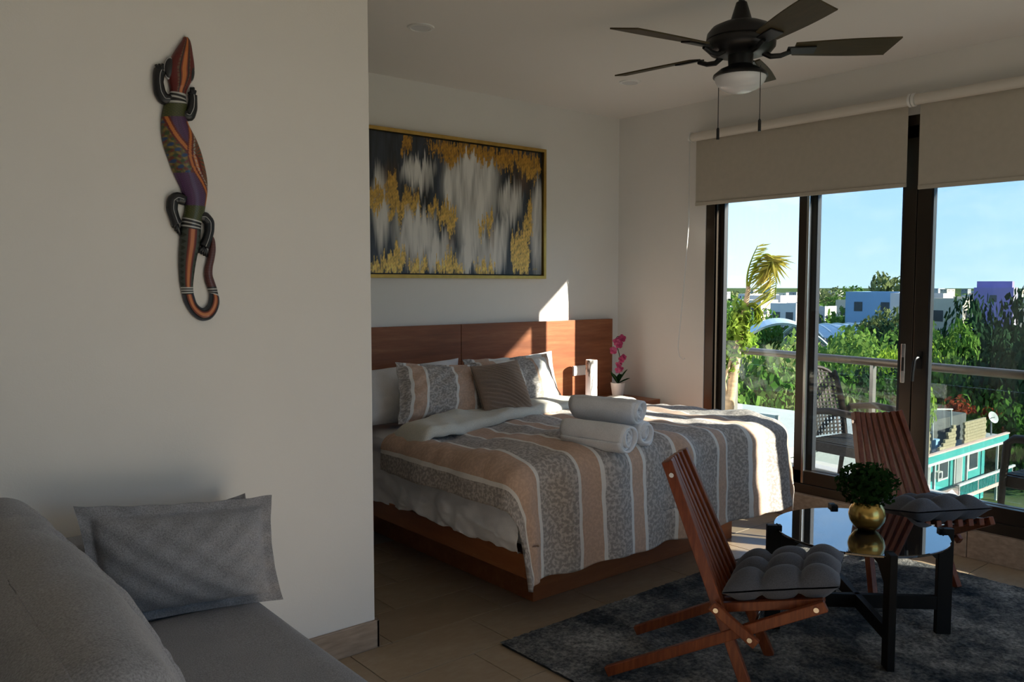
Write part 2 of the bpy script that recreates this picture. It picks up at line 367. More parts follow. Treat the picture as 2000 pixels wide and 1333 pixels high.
def leaf(ya, yb, xo, gl, wide=(.055, .055)):
    """one sliding leaf: two stiles, rails and its pane"""
    f = part('sash', 'bronze_frame', wd, .003, False, (xo, xo+.04, ya, ya+wide[0], .215, ZH-.06), (xo, xo+.04, yb-wide[1], yb, .215, ZH-.06),
             (xo, xo+.04, ya, yb, .215, .30), (xo, xo+.04, ya, yb, ZH-.13, ZH-.06))
    part('pane', gl, f, 0, False, (xo+.017, xo+.023, ya+wide[0], yb-wide[1], .30, ZH-.13))
    for yy in (ya+wide[0], yb-wide[1]):
        part('gasket', 'dark_gasket', f, 0, False, (xo-.001, xo+.041, yy-.006, yy+.006, .295, ZH-.125))
    return f
l0 = leaf(2.905, YA-.075, XW+.07, 'pale_glass', (.03, .03))
l1 = leaf(2.20, 2.945, XW+.015, 'tint_glass', (.075, .06))
l2 = leaf(2.22, 2.90, XW+.07, 'screen_glass', (.05, .05))
l3 = leaf(1.47, 2.195, XW+.015, 'tint_glass', (.055, .085))
l5 = leaf(1.53, 2.21, XW+.07, 'pale_glass', (.04, .05))
l4 = leaf(YB+.07, 1.52, XW+.07, 'tint_glass')
part('stile_cover', 'steel', l1, .001, False, (XW+.006, XW+.016, 2.868, 2.884, .22, ZH-.07))
pl = part('lock_plate', 'steel', l1, .003, False, (XW+.009, XW+.016, 2.236, 2.262, .93, 1.16)); part('lock_slot', 'dark_gasket', pl, 0, False, (XW+.006, XW+.012, 2.243, 2.255, 1.0, 1.08))
hm = MB(); hm.box(XW+.006, XW+.016, 2.14, 2.168, 1.02, 1.12); hm.tube([(XW+.012, 2.154, 1.085), (XW-.03, 2.154, 1.085), (XW-.042, 2.158, 1.07), (XW-.044, 2.165, 1.0), (XW-.044, 2.168, .95)], .009, 8)
hm.build('door_handle', 'black_metal', l3, smooth=40)

# ================================================================== blinds
def blind(ya, yb, zt, zb, label, cord):
    xc = XW-.085
    t = thing('roller_blind', label, 'blind', (xc, (ya+yb)/2, zt), 0, 'roller blinds over the sliding doors')
    h = (yb-ya)/2
    MB().tube([(0, -h, 0), (0, h, 0)], .030, 20).build('roller_tube', 'blind_tube', t, smooth=50)
    MB().box(.026, .029, -h+.015, h-.015, zb-zt, .0).build('fabric_sheet', 'blind_fabric', t)
    MB().box(.020, .034, -h+.015, h-.015, zb-zt-.012, zb-zt+.012).build('bottom_bar', 'blind_fabric', t, bevel=.003)
    for s in (-1, 1):
        MB().tube([(0, s*(h+.002), 0), (0, s*(h+.016), 0)], .037, 20).build('end_bracket', 'white_gloss', t, smooth=50)
    MB().box(.034, .083, h-.03, h-.005, .0, .045).build('mount', 'white_gloss', t)
    if cord:
        c = MB()
        pts = [(-.02, h+.009, -.02), (-.01, h+.015, -.6), (0, h+.05, -.95), (.0, h+.09, -1.35), (.0, h+.105, -1.48), (.0, h+.09, -1.55), (0, h+.06, -1.57), (0, h+.04, -1.56)]
        c.tube(pts, .005, 6); c.build('pull_cord', 'white_gloss', t, smooth=True)
    return t
blind(2.215, 3.725, 2.535, 2.07, 'beige roller blind half lowered over the left glass door, cord hanging', True)
blind(.70, 2.178, 2.535, 2.05, 'beige roller blind cut off by the right edge of the photo', False)

# ================================================================== recessed lights and fan
for (x, y, lab) in ((2.364, 3.556, 'white recessed ceiling downlight near the partition wall'), (4.006, 3.646, 'white recessed ceiling downlight beyond the fan blades')):
    t = thing('ceiling_downlight', lab, 'downlight', (x, y, ZC), 0, 'recessed downlights')
    MB().lathe([(.048, -.002), (.052, -.008), (.066, -.006), (.068, 0)], 32).build('trim_ring', 'white_gloss', t, smooth=50)
    MB().lathe([(.0, -.005), (.05, -.005), (.05, -.001), (.0, -.001)], 32).build('diffuser', 'frosted_glass', t)
FX, FY, FZ = 2.985, 2.10, 2.475
fan = thing('ceiling_fan', 'dark five-blade ceiling fan with white bowl light', 'ceiling fan', (FX, FY, ZC))
dz = FZ-ZC
MB().lathe([(.0, 0), (.062, 0), (.060, -.02), (.035, -.06), (.016, -.075)], 28).build('ceiling_canopy', 'black_metal', fan, smooth=40)
MB().tube([(0, 0, -.06), (0, 0, dz+.10)], .0125, 14).build('downrod', 'black_metal', fan, smooth=True)
MB().lathe([(.014, dz+.20), (.022, dz+.195), (.045, dz+.12), (.05, dz+.11)], 24).build('yoke_cover', 'black_metal', fan, smooth=40)
MB().lathe([(.0, dz+.115), (.05, dz+.115), (.085, dz+.108), (.12, dz+.092), (.138, dz+.07), (.142, dz+.045), (.138, dz+.042), (.142, dz+.036), (.140, dz+.01), (.125, dz-.008), (.095, dz-.018), (.06, dz-.02)], 44).build('motor_housing', 'black_metal', fan, smooth=40)
MB().lathe([(.052, dz-.02), (.050, dz-.06), (.054, dz-.065), (.085, dz-.078), (.110, dz-.098), (.112, dz-.108), (.10, dz-.112)], 36).build('light_fitter', 'black_metal', fan, smooth=40)
bowl = [(.106*math.cos(a), dz-.104-.072*math.sin(a)) for a in np.linspace(0, PI/2, 12)]
MB().lathe(bowl[:-1]+[(.0005, bowl[-1][1])], 40).build('glass_bowl', 'frosted_glass', fan, smooth=True)
def blade_mesh():
    m = MB(); n = 14; top, bot = [], []
    for i in range(n+1):
        s = i/n; x = .215+.405*s; hw = .048+.020*math.sin(min(1, s*1.25)*PI*.5)
        sk = .0
        if s > .93: pass
        top.append((x, hw+sk)); bot.append((x, -hw+sk))
    top[-1] = (.588, top[-1][1]); bot[-1] = (.622, bot[-1][1])
    out = top+bot[::-1]; k = len(out)
    vs = [(x, y, .003) for x, y in out]+[(x, y, -.003) for x, y in out]
    m.add(vs, [tuple(range(k-1, -1, -1)), tuple(range(k, 2*k))]+[(i, (i+1) % k, k+(i+1) % k, k+i) for i in range(k)])
    me = bpy.data.meshes.new('blade'); me.from_pydata(m.v, [], m.f); me.update(); return me
bme = blade_mesh(); iron_me = None
for k in range(5):
    a = .45+k*2*PI/5
    tilt = Matrix.Rotation(a, 4, 'Z') @ Matrix.Rotation(math.radians(-13), 4, 'X')
    o = mkobj('blade', bme, 'blade_wood', fan); o.matrix_local = Matrix.Translation((0, 0, dz+.0)) @ tilt
    if iron_me is None:
        im = MB(); im.tube([(.09, 0, -.012), (.12, 0, -.03), (.16, 0, -.028), (.20, 0, -.012)], [.013, .012, .011, .010], 8)
        im.box(.185, .30, -.028, .028, -.010, -.003); i_o = im.build('blade_iron', 'black_metal', fan, bevel=.002); iron_me = i_o.data
    else: i_o = mkobj('blade_iron', iron_me, None, fan, bevel=.002)
    i_o.matrix_local = Matrix.Translation((0, 0, dz+.0)) @ tilt
for (dx, dy, ln, lab) in ((.005, .112, .215, 0), (-.022, -.112, .215, 1)):
    ch = MB().tube([(dx, dy, dz-.085), (dx, dy, dz-.085-ln)], .0018, 6).build('pull_chain', 'black_metal', fan)
    MB().lathe([(.0, -.05), (.0065, -.05), (.0065, -.006), (.003, 0)], 10, (dx, dy, dz-.085-ln)).build('chain_knob', 'black_metal', ch, smooth=40)

# ================================================================== bed
BX0, BX1, BY0 = 2.33, 4.29, 2.68
bed = thing('platform_bed', 'low wooden platform bed floating on a recessed plinth', 'bed', (3.31, 3.55, 0))
def rel(o, p): o.location = Vector(o.location)-Vector(p.location); return o
def wpart(name, mat, root, m, bevel=.003, smooth=False):
    return m.build(name, mat, root, smooth, bevel, loc=-Vector(root.location))
wpart('plinth', 'bed_wood', bed, MB().box(2.53, 4.10, 2.885, 4.40, 0, .208))
wpart('foot_rail', 'bed_wood', bed, MB().box(BX0, BX1, BY0, BY0+.03, .208, .315))
for x in (BX0, BX1-.03): wpart('side_rail', 'bed_wood_side', bed, MB().box(x, x+.03, BY0+.03, 4.44, .208, .315))
wpart('deck', 'bed_wood', bed, MB().box(BX0+.03, BX1-.03, BY0+.03, 4.44, .225, .31))
hb = thing('headboard', 'reddish-brown wooden headboard of wide panels along the wall', 'headboard', (3.3, 4.48, 0))
for (xa, xb) in ((1.72, 3.264), (3.268, 4.725)):
    wpart('headboard_panel', 'headboard_wood', hb, MB().box(xa, xb, 4.455, 4.498, .30, 1.24))
plt = thing('socket_plate', 'white wall socket plate on the headboard behind the cylinder lamp', 'socket', (4.40, 4.45, .86))
MB().box(-.105, .105, -.006, .005, -.037, .037).build('cover', 'white_gloss', plt, bevel=.002)
for x in (-.062, 0, .062): MB().box(x-.024, x+.024, -.009, -.005, -.025, .025).build('switch', 'white_ceramic', plt, bevel=.002)
# mattress
def rounded_box(name, x0, x1, y0, y1, z0, z1, r, mat, parent=None, puff=0., seed=1, wr=0., n=26):
    """soft box: superellipsoid-like rounded cuboid with wrinkles"""
    bm = bmesh.new(); bmesh.ops.create_cube(bm, size=2.)
    bmesh.ops.subdivide_edges(bm, edges=bm.edges[:], cuts=n, use_grid_fill=True)
    nz = snoise(seed, 9.); nz2 = snoise(seed+5, 25.)
    hx, hy, hz = (x1-x0)/2, (y1-y0)/2, (z1-z0)/2
    P = np.array([v.co for v in bm.verts])
    Q = P*np.array([hx, hy, hz]); c = np.clip(Q, -np.array([hx-r, hy-r, hz-r]), np.array([hx-r, hy-r, hz-r])); d = Q-c
    ln = np.linalg.norm(d, axis=1, keepdims=True); nrm = np.where(ln > 1e-6, d/np.maximum(ln, 1e-6), 0)
    Q = c+nrm*r
    pz = (1-P[:, 0]**2)*(1-P[:, 1]**2)
    Q[:, 2] += puff*pz*np.sign(P[:, 2])*(np.abs(P[:, 2]) > .3)
    Q += nrm*(wr*(nz(Q[:, 0]+Q[:, 2], Q[:, 1]-Q[:, 2])+.5*nz2(Q[:, 0]-Q[:, 2], Q[:, 1]+Q[:, 2])))[:, None]
    for v, q in zip(bm.verts, Q): v.co = q
    me = bpy.data.meshes.new(name); bm.to_mesh(me); bm.free()
    return mkobj(name, me, mat, parent, True)
mt = thing('mattress', 'white sheeted mattress on the platform bed under the striped duvet', 'mattress', (3.31, 3.56, .312))
o = rounded_box('mattress_body', -.955, .955, -.85, .86, 0, .36, .07, 'mattress_white', mt, wr=.002); o.location = (0, 0, .18)
# white top sheet spilling out below the duvet on the left and at the foot corner
n1, n2 = snoise(21, 16.), snoise(22, 45.)
def drape(a, b, ax, by, top, r, flare=.0):
    """cloth coordinates (a across, b towards head) -> point draped over a slab |x|<ax, y>by"""
    da = np.maximum(np.abs(a)-ax, 0); db = np.maximum(by-b, 0); Lh = np.hypot(da, db)
    ux = np.where(Lh > 1e-9, np.sign(a)*da/np.maximum(Lh, 1e-9), 0); uy = np.where(Lh > 1e-9, -db/np.maximum(Lh, 1e-9), 0)
    q = r*PI/2; th = np.clip(Lh/r, 0, PI/2)
    out = np.where(Lh < q, r*np.sin(th), r+flare*(Lh-q)); drop = np.where(Lh < q, r*(1-np.cos(th)), r+(Lh-q)*.99)
    return np.clip(a, -ax, ax)+ux*out, np.maximum(b, by)+uy*out, top-drop, ux, uy, th
def sheet_fn(U, V):
    s = U; b = 4.36-V*1.72      # runs from head to foot along the left side
    hang = .10+.30*s
    x, y, z, ux, uy, th = drape(-.945-hang, b, .945, 2.76-.012, .655, .045)
    k = np.clip((s-.12)/.5, 0, 1)
    wv = .016*n1(y*1.6, s*.6+3)+.006*n2(y*1.3, s)
    bulge = .028*np.sin(PI*np.clip(s*1.05, 0, 1))
    return np.stack([x+3.31-k*(wv+bulge)*.9+ .0, y-uy*0, np.maximum(z, .316+.003*np.sin(y*60)) + k*.012*n1(y+9, s)], 1)
o = grid('sheet_overhang', sheet_fn, 26, 150, 'white_linen'); o.parent = mt; o.location = -Vector(mt.location)

# duvet
DA, DFOOT = .985, 2.70
seq = [(.085, GREY), (.022, WHT), (.135, TAN), (.022, WHT), (.20, GREY), (.022, WHT), (.13, TAN), (.022, WHT), (.16, GREY), (.022, WHT), (.075, TAN), (.022, WHT), (.23, GREY), (.022, WHT),
       (.085, TAN), (.022, WHT), (.22, GREY), (.022, WHT), (.075, TAN), (.022, WHT), (.16, GREY), (.022, WHT), (.13, TAN), (.022, WHT), (.20, GREY), (.022, WHT), (.135, TAN), (.022, WHT), (.30, GREY)]
tot = sum(w_ for w_, _ in seq); stripes('duvet_cloth', seq, tot)
A_L = -1.185
nA, nB, nC = snoise(31, 7.), snoise(32, 22.), snoise(33, 48.)
duv = thing('duvet', 'puffy striped duvet in grey, tan and white spread over the bed', 'duvet', (3.31, 3.2, .70))
def duvet_fn(U, V):
    a = A_L+U*tot*.985; b = 3.80-V*1.58
    hemw = .012*nB(a, b)
    b = b+hemw*(V > .9)
    flare = .06
    x, y, z, ux, uy, th = drape(a, b, DA-.03, DFOOT+.06, .70, .085, flare)
    puff = .010*nA(a, b)+.006*nB(a, b)+.0028*nC(a, b)
    topw = np.cos(th)
    foot = np.clip(-uy, 0, 1)*np.sin(th)
    # rolling folds of the hanging foot
    fold = foot*(.016*np.sin(a*9.+1.2*np.sin(a*4))+.010*np.sin(a*23))
    z = z-.03*smoothstep(.5, .95, a)*topw*smoothstep(2.9, 3.5, b)+puff*topw*1.5+.014*topw*np.exp(-((b-2.95)/.18)**2)
    x = x+ux*(puff+.01)*np.sin(th)
    y = y+uy*(puff+fold)*np.sin(th)
    return np.stack([x+3.31, y, z], 1)
o = grid('quilt_top', duvet_fn, 210, 170, 'duvet_cloth', duv, uv=lambda U, V: (U*.985, V*1.58/tot)); o.location = -Vector(duv.location)
sm = o.modifiers.new('thick', 'SOLIDIFY'); sm.thickness = .022; sm.offset = -1
nS = snoise(41, 14.); nS2 = snoise(42, 40.)
def fold_fn(U, V):
    x = 2.24+U*2.12
    ylo = 3.47+.30*smoothstep(2.2, 3.9, x)+.015*nS(x, x*0); wdt = .36-.06*U
    tt = V; y = ylo+tt*wdt
    prof = np.where(tt < .12, np.sqrt(np.clip(1-(1-tt/.12)**2, 0, 1)), 1.)
    z = .728-.045*smoothstep(3.5, 4.2, x)+.050*prof+.012*nS(x, y)+.005*nS2(x, y)-.05*smoothstep(.75, 1, tt)
    # left end droops over the side of the bed
    dr = np.maximum(2.40-x, 0); th = np.clip(dr/.08, 0, PI/2)
    xl = np.where(dr > 0, 2.40-.09*np.sin(th)-.02*smoothstep(.08, .16, dr), x); z = np.where(dr > 0, z-.09*(1-np.cos(th))-np.maximum(dr-.125, 0)*1.4, z)
    dr2 = np.maximum(x-4.22, 0); th2 = np.clip(dr2/.08, 0, PI/2)
    xl = np.where(dr2 > 0, 4.22+.09*np.sin(th2), xl); z = np.where(dr2 > 0, z-.09*(1-np.cos(th2))-np.maximum(dr2-.125, 0), z)
    return np.stack([xl, y, z], 1)
o = grid('folded_lining', fold_fn, 150, 40, 'sherpa', duv); o.location = -Vector(duv.location); o['label'] = 'creamy fleece lining folded back'
sm = o.modifiers.new('thick', 'SOLIDIFY'); sm.thickness = .03; sm.offset = -1

# ------------------------------------------------------------------ pillows
def pillow(name, label, cat, C4, thick, mat, flange=0., uvmap=None, seed=3, group=None, pleat=0., pinch=.06, n=48, wr=.006, fmat=None):
    """C4 = corner points bl, br, tr, tl of the front outline"""
    bl, br, tr, tl = [np.array(c, float) for c in C4]; base = (bl+br+tr+tl)/4; nrm = np.cross(br-bl, tl-bl); nrm /= np.linalg.norm(nrm)
    t = thing(name, label, cat, tuple(base-np.array([0, 0, 0])), 0, group)
    nz, nz2 = snoise(seed, 13.), snoise(seed+1, 34.)
    W = np.linalg.norm(br-bl); H = np.linalg.norm(tl-bl)
    def surf(U, V, sgn):
        u, v = U*2-1, V*2-1
        # inward bow of the edges between the corners
        k = pinch; uu = u*(1-k*(1-v**2)); vv = v*(1-k*(1-u**2))
        s, r = (uu+1)/2, (vv+1)/2
        P = bl[None]*((1-s)*(1-r))[:, None]+br[None]*(s*(1-r))[:, None]+tr[None]*(s*r)[:, None]+tl[None]*((1-s)*r)[:, None]
        fu, fv = flange/W*2, flange/H*2
        cu = np.clip(1-np.abs(u)/(1-fu), 0, 1); cv = np.clip(1-np.abs(v)/(1-fv), 0, 1)
        e = (np.clip(1-(np.abs(u)/(1-fu))**2.6, 0, 1)**.55)*(np.clip(1-(np.abs(v)/(1-fv))**2.6, 0, 1)**.55)
        h = thick/2*(e**.8 if flange else e)+.002
        hw = (wr*nz(U*W*2, V*H*2)+wr*.4*nz2(U*W*2, V*H*2))*(.3+.7*np.minimum(1, 3*np.minimum(cu, cv)))
        if pleat: hw = hw+pleat*np.sin(2*PI*((U*.55+V)*13+.35*np.sin(U*9+V*3)))*np.minimum(1, 4*np.minimum(cu, cv))
        rim = .006*np.sin(U*31+seed)*np.sin(V*27+seed) if flange else 0
        return P+nrm[None]*((sgn*h+np.abs(sgn)*hw*(1 if sgn > 0 else -.5)+rim))[:, None]-base[None]
    uv = uvmap if uvmap else None
    grid('front', lambda U, V: surf(U, V, 1.), n, n, mat, t, uv=uv)
    ob = grid('back', lambda U, V: surf(U, V, -1.), n//2, n//2, fmat or mat, t, uv=uv)
    return t
def P(px, py, y): return ony(px, py, y)
sseq = [(.055, GREY), (.02, WHT), (.085, TAN), (.02, WHT), (.205, GREY), (.02, WHT), (.15, TAN), (.02, WHT), (.085, GREY)]
stot = sum(a for a, _ in sseq); stripes('sham_cloth', sseq, stot)
sseq2 = [(.06, GREY), (.02, WHT), (.10, TAN), (.02, WHT), (.12, WHT), (.02, WHT), (.11, GREY), (.02, TAN), (.13, WHT), (.05, TAN)]
stot2 = sum(a for a, _ in sseq2); stripes('sham_cloth_light', sseq2, stot2)
pillow('bed_pillow', 'plain white bed pillow at the left, behind the striped sham', 'pillow',
       (P(690, 838, 4.08), P(905, 815, 4.08), P(895, 700, 4.30), P(690, 728, 4.30)), .17, 'white_linen', seed=51, group='white bed pillows')
pillow('bed_pillow', 'white bed pillow corner showing behind the sunlit striped sham', 'pillow',
       (P(935, 810, 4.12), P(1098, 790, 4.12), P(1077, 686, 4.33), P(925, 706, 4.33)), .13, 'white_linen', seed=55, group='white bed pillows')
pillow('pillow_sham', 'grey, tan and white striped sham standing left of the brown cushion', 'pillow',
       (P(777, 830, 3.84), P(948, 822, 3.84), P(936, 712, 4.02), P(772, 708, 4.02)), .17, 'sham_cloth', .02, lambda U, V: (U, V*.7), seed=61, group='striped shams', fmat='sherpa')
pillow('pillow_sham', 'striped sham in full sun, right of the brown cushion', 'pillow',
       (P(935, 812, 3.98), P(1103, 788, 3.98), P(1068, 690, 4.17), P(903, 703, 4.17)), .17, 'sham_cloth_light', .025, lambda U, V: (U, V*.7), seed=66, group='striped shams')
pillow('throw_cushion', 'square brown pleated cushion leaning between the striped shams', 'cushion',
       (P(948, 820, 3.74), P(1044, 803, 3.72), P(1010, 703, 3.86), P(918, 716, 3.90)), .15, 'brown_cushion_cloth', 0, None, seed=71, pleat=.0075, n=120)

# ------------------------------------------------------------------ towels
def towel(label, p, q, R, seed, roll=0.):
    p, q = Vector(p), Vector(q); ln = (q-p).length; c = (p+q)/2
    t = thing('rolled_towel', label, 'towel', (c.x, c.y, c.z-R), 0, 'rolled white towels on the bed')
    d = (q-p).normalized(); a = d.cross(Vector((0, 0, 1))).normalized(); up = a.cross(d)
    n = 120; turns = 3.6; nz = snoise(seed, 30.)
    def fn(U, V):
        th = U*turns*2*PI+roll; r = .006+(R-.006)*U**.85; s = V*2-1
        rr = r*(1-.10*np.abs(s)**8*U)
        wob = 1+.03*np.sin(3*th+seed)+.02*nz(th*.2, V)
        ends = (.012*np.sin(th*.7+seed)+.010*U)*np.sign(s)*np.abs(s)**6
        x = rr*wob*np.cos(th); y = rr*wob*np.sin(th); z = s*ln/2+ends
        y = np.maximum(y, -R*.93)
        M = np.outer(z, np.array(d))+np.outer(x, np.array(a))+np.outer(y, np.array(up)); M[:, 2] += R*.93
        return M
    o = grid('towel_roll', fn, n, 22, 'towel_white', t); sm = o.modifiers.new('thick', 'SOLIDIFY'); sm.thickness = R*.17; sm.offset = -.6
    m = MB(); 
    return t
zt = .725
TL, TR = Vector((2.80, 2.90, 0)), Vector((2.865, 2.56, 0))
towel('white rolled towel at the front of the stack on the duvet', (2.80, 2.935, zt+.065), (2.862, 2.60, zt+.065), .066, 81, 2.3)
towel('white rolled towel at the back of the stack on the duvet', (2.995, 3.0, zt+.058), (3.065, 2.665, zt+.058), .06, 85, 1.0)
towel('white rolled towel lying on top of the other two', (2.93, 3.01, zt+.168), (3.02, 2.67, zt+.168), .062, 88, 3.4)

# ------------------------------------------------------------------ nightstand, lamp, orchid
ns = thing('nightstand', 'small wooden nightstand in the corner beside the bed', 'nightstand', (4.525, 4.22, 0))
MB().box(-.235, .235, -.22, .23, .42, .655).build('body', 'bed_wood', ns, bevel=.003)
dr = MB().box(-.205, .205, -.236, -.22, .44, .63).build('drawer', 'bed_wood', ns, bevel=.003)
MB().tube([(0, -.235, .535), (0, -.255, .535)], .011, 12).build('knob', 'black_metal', dr, smooth=40)
MB().box(-.19, .19, -.19, .22, 0, .42).build('base', 'bed_wood', ns, bevel=.003)
lp = thing('cylinder_lamp', 'white cylinder table lamp with black veins on the nightstand', 'lamp', (4.338, 4.30, .656))
MB().lathe([(.0, 0), (.042, 0), (.043, .004), (.043, .292), (.040, .296), (.037, .292), (.037, .03)], 40).build('shade', 'marble_paper', lp, smooth=40)
MB().lathe([(.0, .0), (.046, .0), (.046, .006), (.0, .006)], 32).build('base', 'white_ceramic', lp, smooth=40)
MB().lathe([(.0, .006), (.012, .006), (.012, .05), (.024, .09), (.0, .12)], 20).build('bulb', 'frosted_glass', lp, smooth=True)
orc = thing('potted_orchid', 'pink orchid with dark leaves in a white pot on the nightstand', 'plant', (4.60, 4.28, .656))
MB().lathe([(.0, 0), (.038, 0), (.040, .003), (.053, .098), (.055, .108), (.050, .110), (.048, .10)], 32).build('pot', 'white_ceramic', orc, smooth=40)
MB().lathe([(.0, .097), (.049, .097)], 24).build('soil', 'soil', orc)
leafmat('orchid_leaf', [(.012, .035, .015), (.02, .055, .022), (.03, .08, .03)], .1, 20)
leafmat('orchid_petal', [(.42, .05, .14), (.55, .09, .22), (.72, .28, .42)], .35, 40)
def blade_leaf(root, ln, wd_, az, lift, droop, mat, name='leaf', base=(0, 0, 0)):
    def fn(U, V):
        s = U; c = V*2-1; wdt = wd_*np.sin(PI*np.clip(s*.92+.06, 0, 1))**.7
        r = ln*s*np.cos(lift)*(1); z = ln*s*np.sin(lift)-droop*s**2+.25*wdt*np.abs(c)
        y = c*wdt/2
        return np.stack([base[0]+r*math.cos(az)-y*math.sin(az), base[1]+r*math.sin(az)+y*math.cos(az), base[2]+z], 1)
    return grid(name, fn, 14, 5, mat, root)
rtv = -YAW
for az, ln, li, dp in ((rtv+.15, .14, 1.0, .01), (rtv+PI+.3, .13, 1.05, .015), (rtv-.2, .10, .45, .0), (rtv+2.2, .12, .9, .02), (rtv+1.0, .11, 1.1, .03)):
    blade_leaf(orc, ln, .042, az, li, dp, 'orchid_leaf', base=(0, 0, .10))
spine = [Vector((0, 0, .1)), Vector((.012, -.008, .2)), Vector((.018, -.012, .28)), Vector((0.0, 0.0, .36)), Vector((-.03, .02, .425)), Vector((-.005, .0, .46)), Vector((.02, -.015, .455))]
MB().tube(spine, .0028, 6).build('stem', 'orchid_leaf', orc, smooth=True)
petal_me = None
def flower(c, s, seed):
    global petal_me
    f = bpy.data.objects.new('flower', None); COL.objects.link(f); f.parent = orc; f.location = c; f.empty_display_size = .02
    r = random.Random(seed); toward = Vector((-c[0]-4.6+0, -4.28, 0)).normalized()
    for k in range(5):
        ang = k*2*PI/5+r.uniform(-.2, .2)
        if petal_me is None:
            g = grid('petal', lambda U, V: np.stack([(V-.5)*.03*np.sin(PI*np.clip(U*.85+.1, 0, 1))**.6, .004+.006*np.sin(U*PI)+.002*np.abs(V-.5), U*.030], 1), 7, 5, 'orchid_petal', f); petal_me = g.data
        else: g = mkobj('petal', petal_me, None, f)
        g.matrix_local = Matrix.Rotation(math.atan2(-toward.x, toward.y)+r.uniform(-.4, .4), 4, 'Z') @ Matrix.Rotation(r.uniform(-.3, .3), 4, 'X') @ Matrix.Rotation(ang, 4, 'Y') @ Matrix.Scale(s, 4)
for i, (du, dzz, dd) in enumerate(((.028, .445, 0), (-.012, .42, -.01), (-.035, .355, 0), (.005, .40, -.02), (.028, .285, 0), (.042, .30, .01), (-.0, .205, -.01), (.018, .215, 0), (.008, .25, .01))):
    p = Vector((du*math.cos(rtv)+dd*.6, du*math.sin(rtv)+dd*.7, dzz)); flower(p, 1.05 if i < 4 else .85, i)

# ================================================================== painting
PX0, PX1, PZ0, PZ1 = 2.36, 4.028, 1.546, 2.468
pa = thing('abstract_painting', 'large abstract painting in black, white and gold, gold frame, above headboard', 'painting', ((PX0+PX1)/2, YH, PZ0))
pc = (PX0+PX1)/2; hw = (PX1-PX0)/2; hh = PZ1-PZ0
for (nm, bx) in (('frame_side', (-hw, -hw+.022, -.045, -.001, 0, hh)), ('frame_side', (hw-.022, hw, -.045, -.001, 0, hh)), ('frame_top', (-hw+.022, hw-.022, -.045, -.001, hh-.022, hh)), ('frame_bottom', (-hw+.022, hw-.022, -.045, -.001, 0, .022))):
    MB().box(*bx).build(nm, 'gold_frame', pa, bevel=.0015)
MB().box(-hw+.022, hw-.022, -.014, -.002, .022, hh-.022).build('backing', 'dark_gasket', pa)
sv = snoise(101, 1.); 
def streak(seed, fx, fy, n=22):
    r = np.random.default_rng(seed); kx = r.normal(0, fx, n); ky = r.normal(0, fy, n); ph = r.uniform(0, 2*PI, n)
    return lambda x, y: sum(np.sin(kx[i]*x+ky[i]*y+ph[i]) for i in range(n))/n**.5
s1, s2, s3, s4, s5 = streak(1, 60, 5), streak(2, 150, 12), streak(3, 300, 30), streak(4, 190, 110), streak(5, 420, 260)
